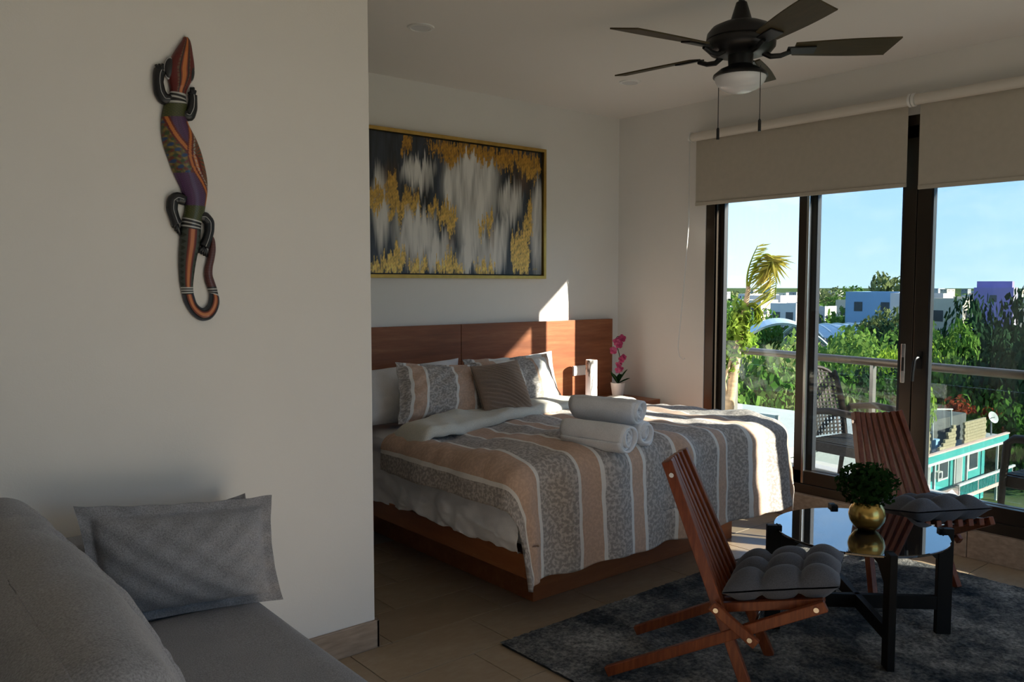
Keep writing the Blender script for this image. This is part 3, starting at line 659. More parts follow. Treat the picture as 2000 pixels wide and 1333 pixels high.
def canvas_paint(U, V):
    # picture coordinates of the visible survey: X 0..1454 px, Y 0..1333 px (zoomed crop); map from metres
    x = PX0+.03+U*(PX1-PX0-.06); z = PZ0+.03+V*(PZ1-PZ0-.06)
    a = (x-2.62)/(4.0-2.62); X = 10+1330*(a/(1+.0*(1-a))); top = 92+(272-92)*a; bot = 1240+20*a; Y = top+(bot-top)*(1-(z-PZ0-.03)/(PZ1-PZ0-.06))
    xs, ys = x*1., z*1.
    st = .55*s1(xs, ys)+.35*s2(xs, ys)+.2*s3(xs, ys); pt = .6*s4(xs, ys)+.5*s5(xs, ys)
    sv_ = s2(xs, ys*.25)+.9*s3(xs, ys*.25)+.8*streak(6, 420, 12)(xs, ys); Y2 = Y+34*sv_+14*st; X2 = X+10*s1(ys*.2, xs)
    def blob(cx, cy, rx, ry_up, ry_dn, soft=.8):
        d = np.where(Y2 < cy, (Y2-cy)/ry_up, (Y2-cy)/ry_dn); return np.clip((1.15-np.hypot((X2-cx)/rx, d))/soft, 0, 1)
    c = np.zeros((len(x), 3))+np.array([.012, .013, .016])
    blue = np.clip(.25+.5*smoothstep(500, 1200, Y)+.4*st, 0, 1)[:, None]
    c = c*(1-blue*.8)+np.array([.07, .09, .125])*blue*.8
    wm = np.zeros(len(x))
    for bl in ((745, 410, 225, 170, 620), (740, 760, 130, 200, 480), (330, 400, 125, 90, 170), (300, 900, 170, 190, 300), (930, 1080, 90, 260, 200), (1300, 760, 70, 280, 520), (1050, 640, 110, 130, 200), (480, 1060, 110, 160, 160), (700, 1180, 90, 250, 80), (560, 560, 40, 240, 200), (60, 640, 60, 260, 420), (1010, 900, 40, 150, 280), (820, 1010, 60, 80, 260)):
        wm = np.maximum(wm, blob(*bl, soft=.55)*(.85+.28*st))
    wm = np.clip(wm, 0, 1)[:, None]*.92; c = c*(1-wm)+np.array([.84, .81, .76])*wm
    br = np.zeros(len(x))
    for bl in ((560, 960, 50, 200, 120), (120, 480, 70, 150, 200), (900, 900, 40, 120, 160), (1150, 520, 90, 150, 100), (240, 1130, 80, 100, 60)): br = np.maximum(br, blob(*bl)*.6*(.6+.5*st))
    br = np.clip(br, 0, 1)[:, None]; c = c*(1-br)+np.array([.16, .085, .035])*br
    g = np.zeros(len(x))
    for bl in ((620, 220, 230, 70, 70), (560, 290, 60, 60, 90), (880, 260, 140, 60, 90), (1050, 300, 120, 60, 110), (1230, 370, 110, 110, 110), (245, 190, 42, 70, 90), (30, 620, 60, 110, 110), (130, 560, 45, 110, 120), (225, 680, 120, 90, 80), (150, 780, 50, 60, 50), (450, 710, 80, 50, 60), (545, 780, 80, 100, 90), (570, 880, 35, 50, 50), (90, 1195, 110, 80, 90), (185, 1120, 45, 110, 140), (330, 1195, 80, 70, 80), (555, 1200, 120, 50, 80), (560, 1110, 20, 60, 90), (840, 1205, 90, 55, 80), (1160, 1130, 75, 240, 140), (1215, 860, 45, 110, 110), (1090, 1010, 28, 120, 250), (1225, 690, 25, 70, 80), (825, 870, 36, 50, 50), (890, 830, 30, 90, 80)):
        g = np.maximum(g, blob(*bl, soft=.35))
    gm = smoothstep(.38, .72, g*.95+.30*pt+.10*sv_*(g > .02)-.22*(g < .02))[:, None]
    warm = np.clip((Y-300)/900, 0, 1)[:, None]
    gold = (np.array([.42, .21, .022])*(1-warm)+np.array([.85, .60, .17])*warm)*(1+.35*pt[:, None])
    c = c*(1-gm)+np.clip(gold, .02, 1)*gm
    sig = (np.abs(Y-1215-6*np.sin(X*.35)) < 3) & (X > 1255) & (X < 1300)
    c[sig] = (.5, .36, .12)
    return np.clip(c, 0, 1)
o = grid('canvas', lambda U, V: np.stack([-hw+.03+U*(2*hw-.06), -.026+0*U, .03+V*(hh-.06)], 1), 330, 200, 'canvas_paint', pa, paint=canvas_paint, smooth=False)
MB().box(-hw+.03, hw-.03, -.0255, -.014, .03, hh-.03).build('stretcher', 'dark_gasket', pa)

# ================================================================== carved lizard on the partition wall
LY = YP-.004
def lz(px, py): 
    p = ony(px, py, LY); return np.array([p.x, p.z])
edge = [  # image survey: left edge, right edge along the head and body
    ((358, 73), (366, 74)), ((355, 79), (370, 80)), ((346, 92), (373, 92)), ((337, 106), (375, 106)), ((328, 122), (378, 124)), ((323, 136), (379, 138)), ((325, 148), (378, 150)), ((329, 163), (371, 164)), ((331, 176), (363, 180)),
    ((330, 186), (362, 196)), ((320, 204), (364, 206)), ((315, 225), (363, 226)), ((314, 246), (368, 245)), ((316, 272), (381, 270)), ((321, 292), (390, 292)), ((328, 312), (396, 312)), ((336, 334), (401, 334)), ((345, 354), (404, 354)), ((354, 374), (404, 376)), ((360, 396), (401, 398)), ((359, 414), (397, 420)),
    ((355, 428), (392, 438)), ((352, 446), (391, 452)), ((350, 475), (389, 478)), ((348.5, 500), (384, 500)), ((348.5, 522), (380, 522)), ((350, 546), (377, 546)), ((352, 560), (376, 560)), ((354.5, 573), (377, 572)),
    ((359, 590), (379.5, 582)), ((367, 606), (383, 592)), ((378, 619), (389, 599)), ((392, 627), (396, 602)), ((408, 625), (402, 599)), ((420, 613), (406, 592)), ((426.5, 597), (408, 582)), ((427, 584), (408, 574)), ((424, 571), (406.5, 570)), ((422, 562), (404, 563)), ((417.5, 549), (400, 550)), ((414, 537), (398, 537)), ((414.5, 522), (399.5, 522)), ((417.5, 508), (403, 508)), ((420, 492), (407, 492)), ((420, 480), (410, 480)), ((418, 468), (411.5, 466)), ((412, 456), (410, 456))]
LE = np.array([lz(*a) for a, b in edge]); RE = np.array([lz(*b) for a, b in edge])
cl_ = (LE+RE)/2; cum = np.concatenate([[0], np.cumsum(np.linalg.norm(np.diff(cl_, axis=0), axis=1))]); cum /= cum[-1]
def interp(A, t):
    # smooth Catmull-Rom through the survey
    i = np.clip(np.searchsorted(cum, t, side='right')-1, 0, len(cum)-2); h = (t-cum[i])/(cum[i+1]-cum[i])
    p0, p1, p2, p3 = A[np.maximum(i-1, 0)], A[i], A[i+1], A[np.minimum(i+2, len(A)-1)]; h = h[:, None]
    return .5*((2*p1)+(-p0+p2)*h+(2*p0-5*p1+4*p2-p3)*h**2+(-p0+3*p1-3*p2+p3)*h**3)
PYS = np.array([(a[1]+b[1])/2 for a, b in edge]); IDX = np.arange(len(edge))
liz = thing('carved_lizard', 'painted wooden lizard carving hanging on the white partition wall', 'wall carving', tuple(ony(370, 350, YP)))
LB = np.array(liz.location)
def liz_fn(U, V):
    l, r = interp(LE, U), interp(RE, U); c = l*(1-V[:, None])+r*V[:, None]; u = V*2-1
    wdt = np.linalg.norm(r-l, axis=1); h = np.minimum(wdt*.38, .024)*np.sqrt(np.clip(1-u**2, 0, 1))+.004
    h = np.where((V < .001) | (V > .999), 0., h)
    return np.stack([c[:, 0], LY-h-.001, c[:, 1]], 1)-LB
def liz_paint(U, V):
    k = np.interp(U, cum, IDX); u = V*2-1; n = len(U); col = np.zeros((n, 3))+np.array([.012, .010, .010])
    wdt = np.linalg.norm(interp(RE, U)-interp(LE, U), axis=1)
    def put(mask, c): col[mask] = c
    ORG, RED, BLK, WHI, OLV, PUR, BLU, OCH = (.52, .16, .03), (.12, .010, .008), (.008, .008, .009), (.50, .50, .47), (.045, .055, .012), (.060, .022, .075), (.012, .045, .13), (.22, .15, .03)
    sl = U*420.0; dots = (np.sin(U*1500) > .2)
    head = k < 8.4; put(head, RED); ce = .12
    put(head & (np.abs(u-ce) < .34), BLK); put(head & (np.abs(np.abs(u-ce)-.42) < .06) & dots, (.16, .12, .07)); put(head & (np.abs(u-ce) < .24), (.20, .03, .01)); put(head & (np.abs(u-ce) < .14), ORG)
    band = (k >= 8.4) & (k < 10.0); put(band, BLK); put(band & (np.mod(k-8.4, .62) < .26), WHI)
    neck = (k >= 10.0) & (k < 11.2); put(neck, OLV); put(neck & (np.sin(U*900)*np.sin(V*40) > .55), (.10, .09, .02))
    body = (k >= 11.2) & (k < 19.3)
    # left flank: patches of leaves, middle purple, right fan of rays
    t = (k-11.2)/8.1; s1_ = -.75+1.15*np.clip(t/.45, 0, 1); s2_ = .9-1.0*np.sin(np.clip((t-.12)/.75, 0, 1)*PI)*.75
    put(body, PUR); put(body & (np.sin(U*1300+V*9)*np.sin(V*55) > .5), (.13, .05, .16))
    left = body & (u < s1_) & (t < .62)
    q = np.sin(U*330+np.sin(V*12)*2)*np.sin(V*17+U*50); q2 = np.sin(U*210+1.)*np.sin(V*13+2+U*90)
    put(left, (.10, .085, .028)); put(left & (q > .35), OCH); put(left & (q < -.35), (.14, .02, .012)); put(left & (q2 > .5), BLU); put(left & (q2 < -.62), (.03, .06, .02))
    right = body & (u > s2_) & (t > .1)
    ray = np.sin((np.arctan2((t-.45)*3.2, (u-s2_+.12)))*34); put(right, (.085, .075, .04)); put(right & (ray > .15), (.25, .055, .015)); put(right & (np.abs(ray) < .15), (.02, .02, .015))
    for sd, wd_ in ((s1_, .12), (s2_, .08)):
        m_ = body & (np.abs(u-sd) < wd_*2.1) & ((t < .66) if sd is s1_ else (t > .06)); put(m_, RED); put(body & (np.abs(u-sd) < wd_) & ((t < .64) if sd is s1_ else (t > .06)), ORG)
    put(body & (np.abs(u-s2_-.26) < .05) & (t > .1) & dots, WHI)
    low = (k >= 19.3) & (k < 21.0); put(low, OLV); put(low & (np.sin(U*900)*np.sin(V*40) > .55), (.10, .09, .02))
    b2 = (k >= 20.8) & (k < 22.0); put(b2, BLK); put(b2 & (np.mod(k-20.8, .42) < .18), WHI)
    tail = (k >= 22) & (k < 27.1); put(tail, (.05, .06, .05)); tri = np.abs(np.mod(U*62, 1)-.5)*2; put(tail & (np.abs(u) > 1-.45*tri), (.015, .02, .012)); put(tail & (np.abs(u) < .42), RED); put(tail & (np.abs(u) < .30), (.24, .05, .015)); put(tail & (np.abs(u) < .19), ORG)
    for k0, k1 in ((27.1, 28.2), (36.4, 38.2)):
        b3 = (k >= k0) & (k < k1); put(b3, BLK); put(b3 & (np.mod((k-k0)/(k1-k0)*3, 1) < .42), WHI)
    cur = (k >= 28.2) & (k < 36.4); put(cur, (.045, .055, .075)); put(cur & (np.abs(u) < .66), BLK); put(cur & (np.abs(u) < .45), (.20, .035, .012)); put(cur & (np.abs(u) < .22), ORG)
    tip = k >= 38.2; put(tip, (.085, .022, .020)); put(tip & (np.sin(U*1500)*np.sin(V*30) > .6), (.16, .06, .05))
    return col
grid('body', liz_fn, 620, 41, 'lizard_paint', liz, paint=liz_paint)
def limb(path, name='leg'):
    pts = [ony(x, y, LY-.010) for x, y, r in path]; m = MB(); P3 = []; R3 = []
    for i in range(len(path)-1):
        for s in np.linspace(0, 1, 6, endpoint=(i == len(path)-2)): P3.append(pts[i].lerp(pts[i+1], s)-Vector(LB)); R3.append((path[i][2]*(1-s)+path[i+1][2]*s)*.00175*1.3)
    k = 2
    for _ in range(2):
        P3 = [P3[0]]+[(P3[i-1]+P3[i]*2+P3[i+1])/4 for i in range(1, len(P3)-1)]+[P3[-1]]
    m.tube(P3, R3, 10); 
    for i, v in enumerate(m.v): m.v[i] = (v[0], max(-.026, min(.0, v[1]*.9)), v[2])
    o = m.build(name, 'lizard_black', liz, smooth=True)
    st = MB(); st.tube([p+Vector((0, -.0155, 0)) for p in P3[2:]], .0013, 5); st.build('painted_line', 'lizard_white', o)
    return o
plain('lizard_black', (.010, .011, .014), .4); plain('lizard_white', (.42, .42, .42), .5)
def toes(leg_o, ends, base):
    for (x, y) in ends:
        p, q = ony(*base, LY-.009)-Vector(LB), ony(x, y, LY-.006)-Vector(LB)
        MB().tube([p, p.lerp(q, .6), q], [.0062, .0062, .0042], 7).build('toe', 'lizard_black', leg_o, smooth=True)
a = limb([(334, 194, 7), (320, 194, 9), (312, 180, 8.5), (309, 160, 7.5), (310, 146, 8), (313, 138, 9)]); toes(a, ((304, 126), (311, 125), (318, 125), (325, 127)), (313, 142))
a = limb([(358, 222, 7), (369, 227, 9), (376, 212, 7.5), (377, 195, 6.5), (376, 186, 7)]); toes(a, ((368, 180), (373, 171), (378, 171), (382, 177)), (376, 188))
a = limb([(362, 392, 8), (346, 386, 9), (337, 392, 8.5), (336, 410, 8), (342, 428, 7.5), (346, 438, 8)]); toes(a, ((337, 445), (343, 452), (348, 456), (352, 460)), (345, 436))
a = limb([(388, 424, 7), (400, 424, 8.5), (409, 434, 8), (409, 452, 7.5), (404, 470, 7.5), (399, 482, 8)]); toes(a, ((387, 494), (393, 497), (399, 500), (404, 502)), (399, 480))
for (x, y, rx, ry) in ((331, 133, 8.5, 22), (373.5, 144, 5.5, 18)):
    c = ony(x, y, LY-.013)-Vector(LB); m = MB(); m.lathe([(1.25, -.25), (1.2, 0.), (1.08, .12)], 20); MX = Matrix.Translation(c) @ Matrix.Rotation(.12, 4, 'Y') @ Matrix.Rotation(PI/2, 4, 'X') @ Matrix.Diagonal((rx*.00175, ry*.00175*.8, .012, 1)); me = m.build('eye_rim', 'lizard_white', liz, smooth=True); me.matrix_local = MX
    m = MB(); m.lathe([(1.1*math.cos(q), .85*math.sin(q)) for q in np.linspace(0, PI/2*.98, 7)], 20); e_ = m.build('eye', 'lizard_black', liz, smooth=True); e_.matrix_local = MX
MB().tube([ony(360, 75, LY-.004)-Vector(LB), ony(361, 71, LY-.006)-Vector(LB), ony(363, 75, LY-.004)-Vector(LB)], .0015, 6).build('hanger', 'brass_pot', liz)

# ================================================================== sofa
sofa = thing('sofa', 'grey fabric sofa standing against the partition wall', 'sofa', (.45, 1.6, 0))
def soft(name, x0, x1, y0, y1, z0, z1, r, mat, puff=0., wr=.003, seed=1, root=sofa, n=30):
    o = rounded_box(name, x0-(x0+x1)/2, x1-(x0+x1)/2, y0-(y0+y1)/2, y1-(y0+y1)/2, (z0-z1)/2, (z1-z0)/2, r, mat, root, puff, seed, wr, n)
    o.location = Vector(((x0+x1)/2, (y0+y1)/2, (z0+z1)/2))-Vector(root.location); return o
soft('seat_cushion', .02, 1.095, .55, 2.70, .26, .452, .045, 'sofa_grey', .010, .002, 3)
soft('base_frame', -.20, 1.05, .35, 2.915, .07, .262, .02, 'sofa_dark', 0, .0, 4, n=8)
soft('armrest', -.20, 1.05, 2.72, 2.918, .25, .70, .05, 'sofa_grey', .005, .003, 5)
soft('backrest', -.22, .04, .35, 2.75, .25, .80, .06, 'sofa_grey', .0, .003, 6)
for x in (-.12, .98):
    for y in (.45, 2.82): MB().lathe([(.018, 0), (.026, .075)], 14, (x-.45, y-1.6, 0)).build('foot', 'black_metal', sofa, smooth=40)
def tilt_cushion(name, label, cat, c, size, tilt, yaw, mat, seed, wr, puff, group=None):
    t = thing(name, label, cat, c, 0, group)
    o = rounded_box('cushion_body', -size[0]/2, size[0]/2, -size[1]/2, size[1]/2, -size[2]/2, size[2]/2, min(size)*.42, mat, t, 0, seed, wr, 70)
    me = o.data; P_ = np.array([v.co for v in me.vertices]); u, v = P_[:, 1]/(size[1]/2), P_[:, 2]/(size[2]/2)
    P_[:, 0] += np.sign(P_[:, 0])*puff*np.clip(1-u**2, 0, 1)*np.clip(1-v**2, 0, 1); nz = snoise(seed+2, 20)
    cr = snoise(seed+3, 6.); wq = nz(P_[:, 1]*.9+.08*cr(P_[:, 1], P_[:, 2]), P_[:, 2]*.35); P_[:, 0] -= (.008*np.exp(-(wq/.16)**2)+.010*np.abs(cr(P_[:, 1]*1.6, P_[:, 2])))*(P_[:, 0] > 0)
    for k_, (y_, sl_, z0_, z1_, dp_) in enumerate(((.42, .25, -.1, .25, .016), (.30, -.15, -.25, .1, .014), (.20, .12, -.15, .25, .018), (.12, -.22, -.25, .05, .014), (.02, .18, -.2, .22, .018), (-.08, -.1, -.25, .2, .014), (-.2, .2, -.2, .2, .016))):
        off = P_[:, 1]-y_-sl_*P_[:, 2]-.012*np.sin(P_[:, 2]*30+k_); win_ = smoothstep(z0_, z0_+.08, P_[:, 2])*(1-smoothstep(z1_-.08, z1_, P_[:, 2]))
        P_[:, 0] += (-dp_*np.exp(-(off/.014)**2)+dp_*.5*np.exp(-((off-.032)/.02)**2))*win_*(P_[:, 0] > 0)
    me.vertices.foreach_set('co', P_.ravel()); me.update()
    o.matrix_local = Matrix.Rotation(yaw, 4, 'Z') @ Matrix.Rotation(tilt, 4, 'Y'); return t
tilt_cushion('back_cushion', 'large slouched grey back cushion in the left foreground', 'cushion', (.36, 1.83, .70), (.22, 1.25, .56), -.42, .0, 'sofa_grey', 201, .005, .055)
pillow('sofa_pillow', 'grey flanged lumbar pillow leaning on the sofa arm', 'pillow',
       (onz(175, 1238, .44), onz(549, 1184, .448)+Vector((.03, .05, 0)), P(531, 968, 2.66), P(143, 990, 2.70)), .15, 'sofa_grey', .036, None, seed=91, wr=.0014, n=70, group='loose grey sofa pillows')
pillow('sofa_pillow', 'darker grey pillow tucked behind the lumbar pillow, one corner showing', 'pillow',
       (P(300, 1180, 2.74), P(520, 1150, 2.73), P(478, 964, 2.84), P(285, 1015, 2.86)), .08, 'sofa_dark', .03, None, seed=95, wr=.005, group='loose grey sofa pillows')

# ================================================================== rug
rug = thing('area_rug', 'distressed grey and charcoal rug under the table and chairs', 'rug', (3.3, 1.7, 0))
nR = snoise(301, 60.)
o = grid('rug_pile', lambda U, V: np.stack([-1.185+U*2.37+.003*nR(V*5, U*0), -.98+V*1.90+.003*nR(U*5, V*0), .012+.0022*nR(U*8, V*8)], 1), 150, 120, 'rug_pile', rug)
MB().box(-1.18, 1.18, -.975, .915, .0, .010).build('rug_backing', 'dark_gasket', rug)
RZ = .012
# ================================================================== folding stick chairs
def stick_chair(label, loc, ang):
    t = thing('stick_chair', label, 'chair', loc, ang, 'folding stick chairs')
    def S_(s, w_, z): return Vector((s, w_, z))
    ht, hb = .125, .232
    def hwz(z): return hb+(ht-hb)*z/.83
    D = Vector((.205-.547, 0, .83)); 
    def back(s_): # point on the back line by height
        return .547+(.205-.547)*s_/.83
    nS = 8
    for i in range(nS):
        k = -1+2*i/(nS-1); bow = -.022*(1-k*k)
        outer = i in (0, nS-1); z0 = .0 if outer else .285
        p = S_(back(z0)+bow*.4, k*hwz(z0), z0); q = S_(back(.83)+bow, k*hwz(.83), .83-.012*(1-k*k))
        MB().bar(p, q, .026 if not outer else .028, .040, (1, 0, .3)).build('front_leg' if outer else 'back_slat', 'chair_wood', t, bevel=.003)
    z1 = .391; seat_l = Vector((.755, 0, z1)); 
    for k in (-1, 1):
        MB().bar((0, k*.205, .018), (.775, k*.213, .400), .026, .038, (0, 0, 1)).build('rear_leg', 'chair_wood', t, bevel=.003)
        MB().bar((.395, k*.234, .350), (.552, k*.234, .232), .022, .036, (0, 0, 1)).build('side_link', 'chair_wood', t, bevel=.003)
        for (s_, z_, w_) in ((.412, .338, .248), (.530, .250, .248), (.745, .386, .229), (back(.785)+.002, .785, hwz(.785)+.016)):
            MB().tube([(s_, k*(w_-.004), z_), (s_, k*(w_+.004), z_)], .009, 14).build('bolt', 'steel', t, smooth=50)
    for i in range(7):
        k = -.86+1.72*i/6
        MB().bar((.40, k*.19, .318), (.765, k*.195, .394), .026, .034, (0, 0, 1)).build('seat_slat', 'chair_wood', t, bevel=.003)
    for (s_, z_, w_) in ((.412, .338, .245), (.530, .250, .245), (.745, .386, .22)):
        MB().tube([(s_, -w_, z_), (s_, w_, z_)], .006, 8).build('rod', 'steel', t, smooth=True)
    return t
A1, A2 = math.atan2(math.sin(-1.11), math.cos(-1.11)), -2.068
c1 = Vector((2.426, 2.221, RZ)); c2 = Vector((4.305, 2.262, RZ))
stick_chair('reddish folding stick chair in front of the bed foot', c1, A1)
stick_chair('folding stick chair backing onto the glass doors, behind the table', c2, A2)
def tufted(label, c, ang, tilt, sz=.39, th=.14):
    t = thing('chair_cushion', label, 'cushion', c, ang, 'tufted chair cushions')
    nz = snoise(int(c[0]*100), 20)
    def top(U, V, sg):
        u, v = U*2-1, V*2-1; e = (np.clip(1-np.abs(u)**4, 0, 1)**.5)*(np.clip(1-np.abs(v)**4, 0, 1)**.5)
        pf = (np.abs(np.sin(U*3*PI))*np.abs(np.sin(V*3*PI)))**.38
        h = e*(.15+.85*pf)*th/2+.003
        h = h+.003*nz(U, V)*e
        k = .03; x = u*sz/2*(1-k*(1-v*v)+.02*np.abs(np.sin(V*3*PI))); y = v*sz/2*(1-k*(1-u*u)+.02*np.abs(np.sin(U*3*PI)))
        z = sg*h+math.tan(tilt)*x
        return np.stack([x, y, z], 1)
    grid('cushion_top', lambda U, V: top(U, V, 1), 60, 60, 'chair_cushion', t); grid('cushion_underside', lambda U, V: top(U, V, -1), 30, 30, 'chair_cushion', t)
    for a in (1/3, 2/3):
        for b in (1/3, 2/3):
            MB().lathe([(.0, .004), (.007, .002), (.008, -.002)], 10, ((a*2-1)*sz/2, (b*2-1)*sz/2, .018+math.tan(tilt)*(a*2-1)*sz/2)).build('tuft_button', 'chair_cushion', t, smooth=True)
    return t
def chair_pt(c, a, s, z): return (c.x+math.cos(a)*s, c.y+math.sin(a)*s, c.z+z)
tufted('dark grey tufted cushion on the near stick chair', chair_pt(c1, A1, .62, .425), A1, .20)
tufted('dark grey tufted cushion on the stick chair by the doors', chair_pt(c2, A2, .60, .425), A2, .20)

# ================================================================== round table
TX, TY = 3.372, 1.73
tb = thing('coffee_table', 'round black glass-topped table on four dark wooden legs', 'table', (TX, TY, RZ))
rt_ = .350; zt_ = .438
MB().lathe([(.0, zt_-.005), (rt_-.004, zt_-.005), (rt_, zt_-.002), (rt_, zt_+.004), (rt_-.003, zt_+.006), (.0, zt_+.006)], 72).build('glass_top', 'glass_top', tb, smooth=30)
for k in range(4):
    a = PI/4+k*PI/2+.02; ca, sa = math.cos(a), math.sin(a)
    lg = MB().bar((ca*.357, sa*.357, 0), (ca*.357, sa*.357, zt_+.020), .030, .062, (ca, sa, 0)).build('leg', 'table_black', tb, bevel=.003)
    MB().bar((ca*.33, sa*.33, zt_+.0065), (ca*.345, sa*.345, zt_+.0205), .030, .008, (0, 0, 1)).build('glass_clip', 'table_black', lg)
    m = MB(); k0 = len(m.v)
    # arched bracket carrying the top
    pr = [(.342, zt_-.006), (.342, zt_-.13), (.25, zt_-.055), (.06, zt_-.035), (.0, zt_-.035), (.0, zt_-.006)]
    vs = []; nrm = (-sa, ca)
    for sgn in (-1, 1):
        for r, z in pr: vs.append((ca*r+nrm[0]*sgn*.011, sa*r+nrm[1]*sgn*.011, z))
    kk = len(pr); m.add(vs, [tuple(range(kk)), tuple(range(2*kk-1, kk-1, -1))]+[(i, kk+i, kk+(i+1) % kk, (i+1) % kk) for i in range(kk)])
    m.build('top_bracket', 'table_black', tb)
for a in (PI/4, 3*PI/4):
    ca, sa = math.cos(a+.02), math.sin(a+.02); z = .135
    MB().bar((-ca*.342, -sa*.342, z), (ca*.342, sa*.342, z), .026, .058, (0, 0, 1)).build('cross_stretcher', 'table_black', tb, bevel=.002)
pt = thing('potted_herb', 'small bushy green plant in a round brass pot on the table', 'plant', (TX+.025, TY-.02, RZ+zt_+.0065))
prof = [(.0, 0), (.034, 0), (.052, .012), (.070, .040), (.0755, .065), (.070, .092), (.056, .115), (.050, .122), (.046, .118), (.048, .108)]
MB().lathe(prof, 40).build('pot', 'brass_pot', pt, smooth=60)
MB().lathe([(.0, .108), (.048, .108)], 24).build('soil', 'soil', pt)
leafmat('herb_leaf', [(.012, .030, .008), (.022, .055, .014), (.045, .085, .02)], .25, 12)
def leaf_cluster(name, root, centre, rad, n, size, mat, seed, hollow=.35, flat=1.):
    r = np.random.default_rng(seed); d = r.normal(size=(n, 3)); d /= np.linalg.norm(d, axis=1, keepdims=True); rr = (hollow+(1-hollow)*r.random(n)**.6)[:, None]
    P_ = np.array(centre)+d*rr*np.array(rad); nr = d+r.normal(scale=.7, size=(n, 3)); nr /= np.linalg.norm(nr, axis=1, keepdims=True)
    t = np.cross(nr, r.normal(size=(n, 3))); t /= np.linalg.norm(t, axis=1, keepdims=True); b = np.cross(nr, t); s = (size*(.6+.8*r.random(n)))[:, None]
    V = np.stack([P_-t*s*.5, P_+b*s*.28, P_+t*s*.5, P_-b*s*.28], 1).reshape(-1, 3)
    me = bpy.data.meshes.new(name); me.from_pydata(V.tolist(), [], [(4*i, 4*i+1, 4*i+2, 4*i+3) for i in range(n)]); me.update()
    return mkobj(name, me, mat, root)
leaf_cluster('foliage', pt, (0, .0, .195), (.135, .135, .095), 1300, .026, 'herb_leaf', 11, .05)
tw = MB(); rr = random.Random(5)
for k in range(26):
    a = rr.uniform(0, 2*PI); e = rr.uniform(.3, 1.4); l_ = rr.uniform(.12, .19)
    tw.tube([(0, 0, .10), (math.cos(a)*math.cos(e)*l_*.5, math.sin(a)*math.cos(e)*l_*.5, .12+math.sin(e)*l_*.5), (math.cos(a)*math.cos(e)*l_, math.sin(a)*math.cos(e)*l_, .115+math.sin(e)*l_)], .0018, 5)
tw.build('stems', 'herb_leaf', pt)

# ================================================================== balcony
BZ = -.10
def rail_x(y): return 6.20+.144*(y-2.03)
YR0, YR1 = -.62, 5.6
m = MB(); vs = [(XW+.12, YR0), (rail_x(YR0)+.12, YR0), (rail_x(YR1)+.12, YR1), (XW+.12, YR1)]
m.add([(x, y, z) for z in (BZ-.2, BZ) for x, y in vs], [(3, 2, 1, 0), (4, 5, 6, 7)]+[(i, (i+1) % 4, 4+(i+1) % 4, 4+i) for i in range(4)])
m.build('balcony_floor', 'slab_white', struct=True)
MB().box(XW+.15, 6.30, -3.2, 5.6, 3.2, 3.4).build('balcony_soffit', 'ceiling_paint', struct=True)
MB().box(X0-.5, XW+.6, Y0-3.4, Y0-.15, -.25, -.05).build('added_bounce_slab', 'slab_white', struct=True)  # unseen sunlit slab, added outside the rear opening to bounce light indoors
m = MB(); m.bar((rail_x(YR0)+.03, YR0, BZ+.03), (rail_x(YR1)+.03, YR1, BZ+.03), .14, .06, (0, 0, 1)); m.build('balcony_kerb', 'slab_white', struct=True, bevel=.004)
MB().box(XW+.15, rail_x(YR0)+.12, YR0-.15, YR0, BZ-.2, 2.9).build('balcony_end_wall', 'wall_paint', struct=True)
rl = thing('balcony_railing', 'bronze handrail with glass panels along the balcony edge', 'railing', (6.2, 2.03, BZ))
R0 = Vector(rl.location)
ys = [.05, 1.62, 3.19, 4.62]
plain('bronze_rail', (.22, .15, .10), .35, .5)
MB().tube([Vector((rail_x(YR0), YR0, .895))-R0, Vector((rail_x(4.70), 4.70, .895))-R0], .032, 18).build('handrail', 'bronze_rail', rl, smooth=40)
for y in ys:
    MB().bar(Vector((rail_x(y), y, BZ+.06))-R0, Vector((rail_x(y), y, .87))-R0, .055, .03, (0, 1, 0)).build('post', 'brushed_steel', rl, bevel=.003)
gy = [YR0]+ys
for a, b_ in zip(gy[:-1], gy[1:]):
    p, q = Vector((rail_x(a+.1)+.0, a+.1, (BZ+.06+.83)/2))-R0, Vector((rail_x(b_-.1), b_-.1, (BZ+.06+.83)/2))-R0
    MB().bar(p, q, .008, .76, (0, 0, 1)).build('glass_panel', 'rail_glass', rl)
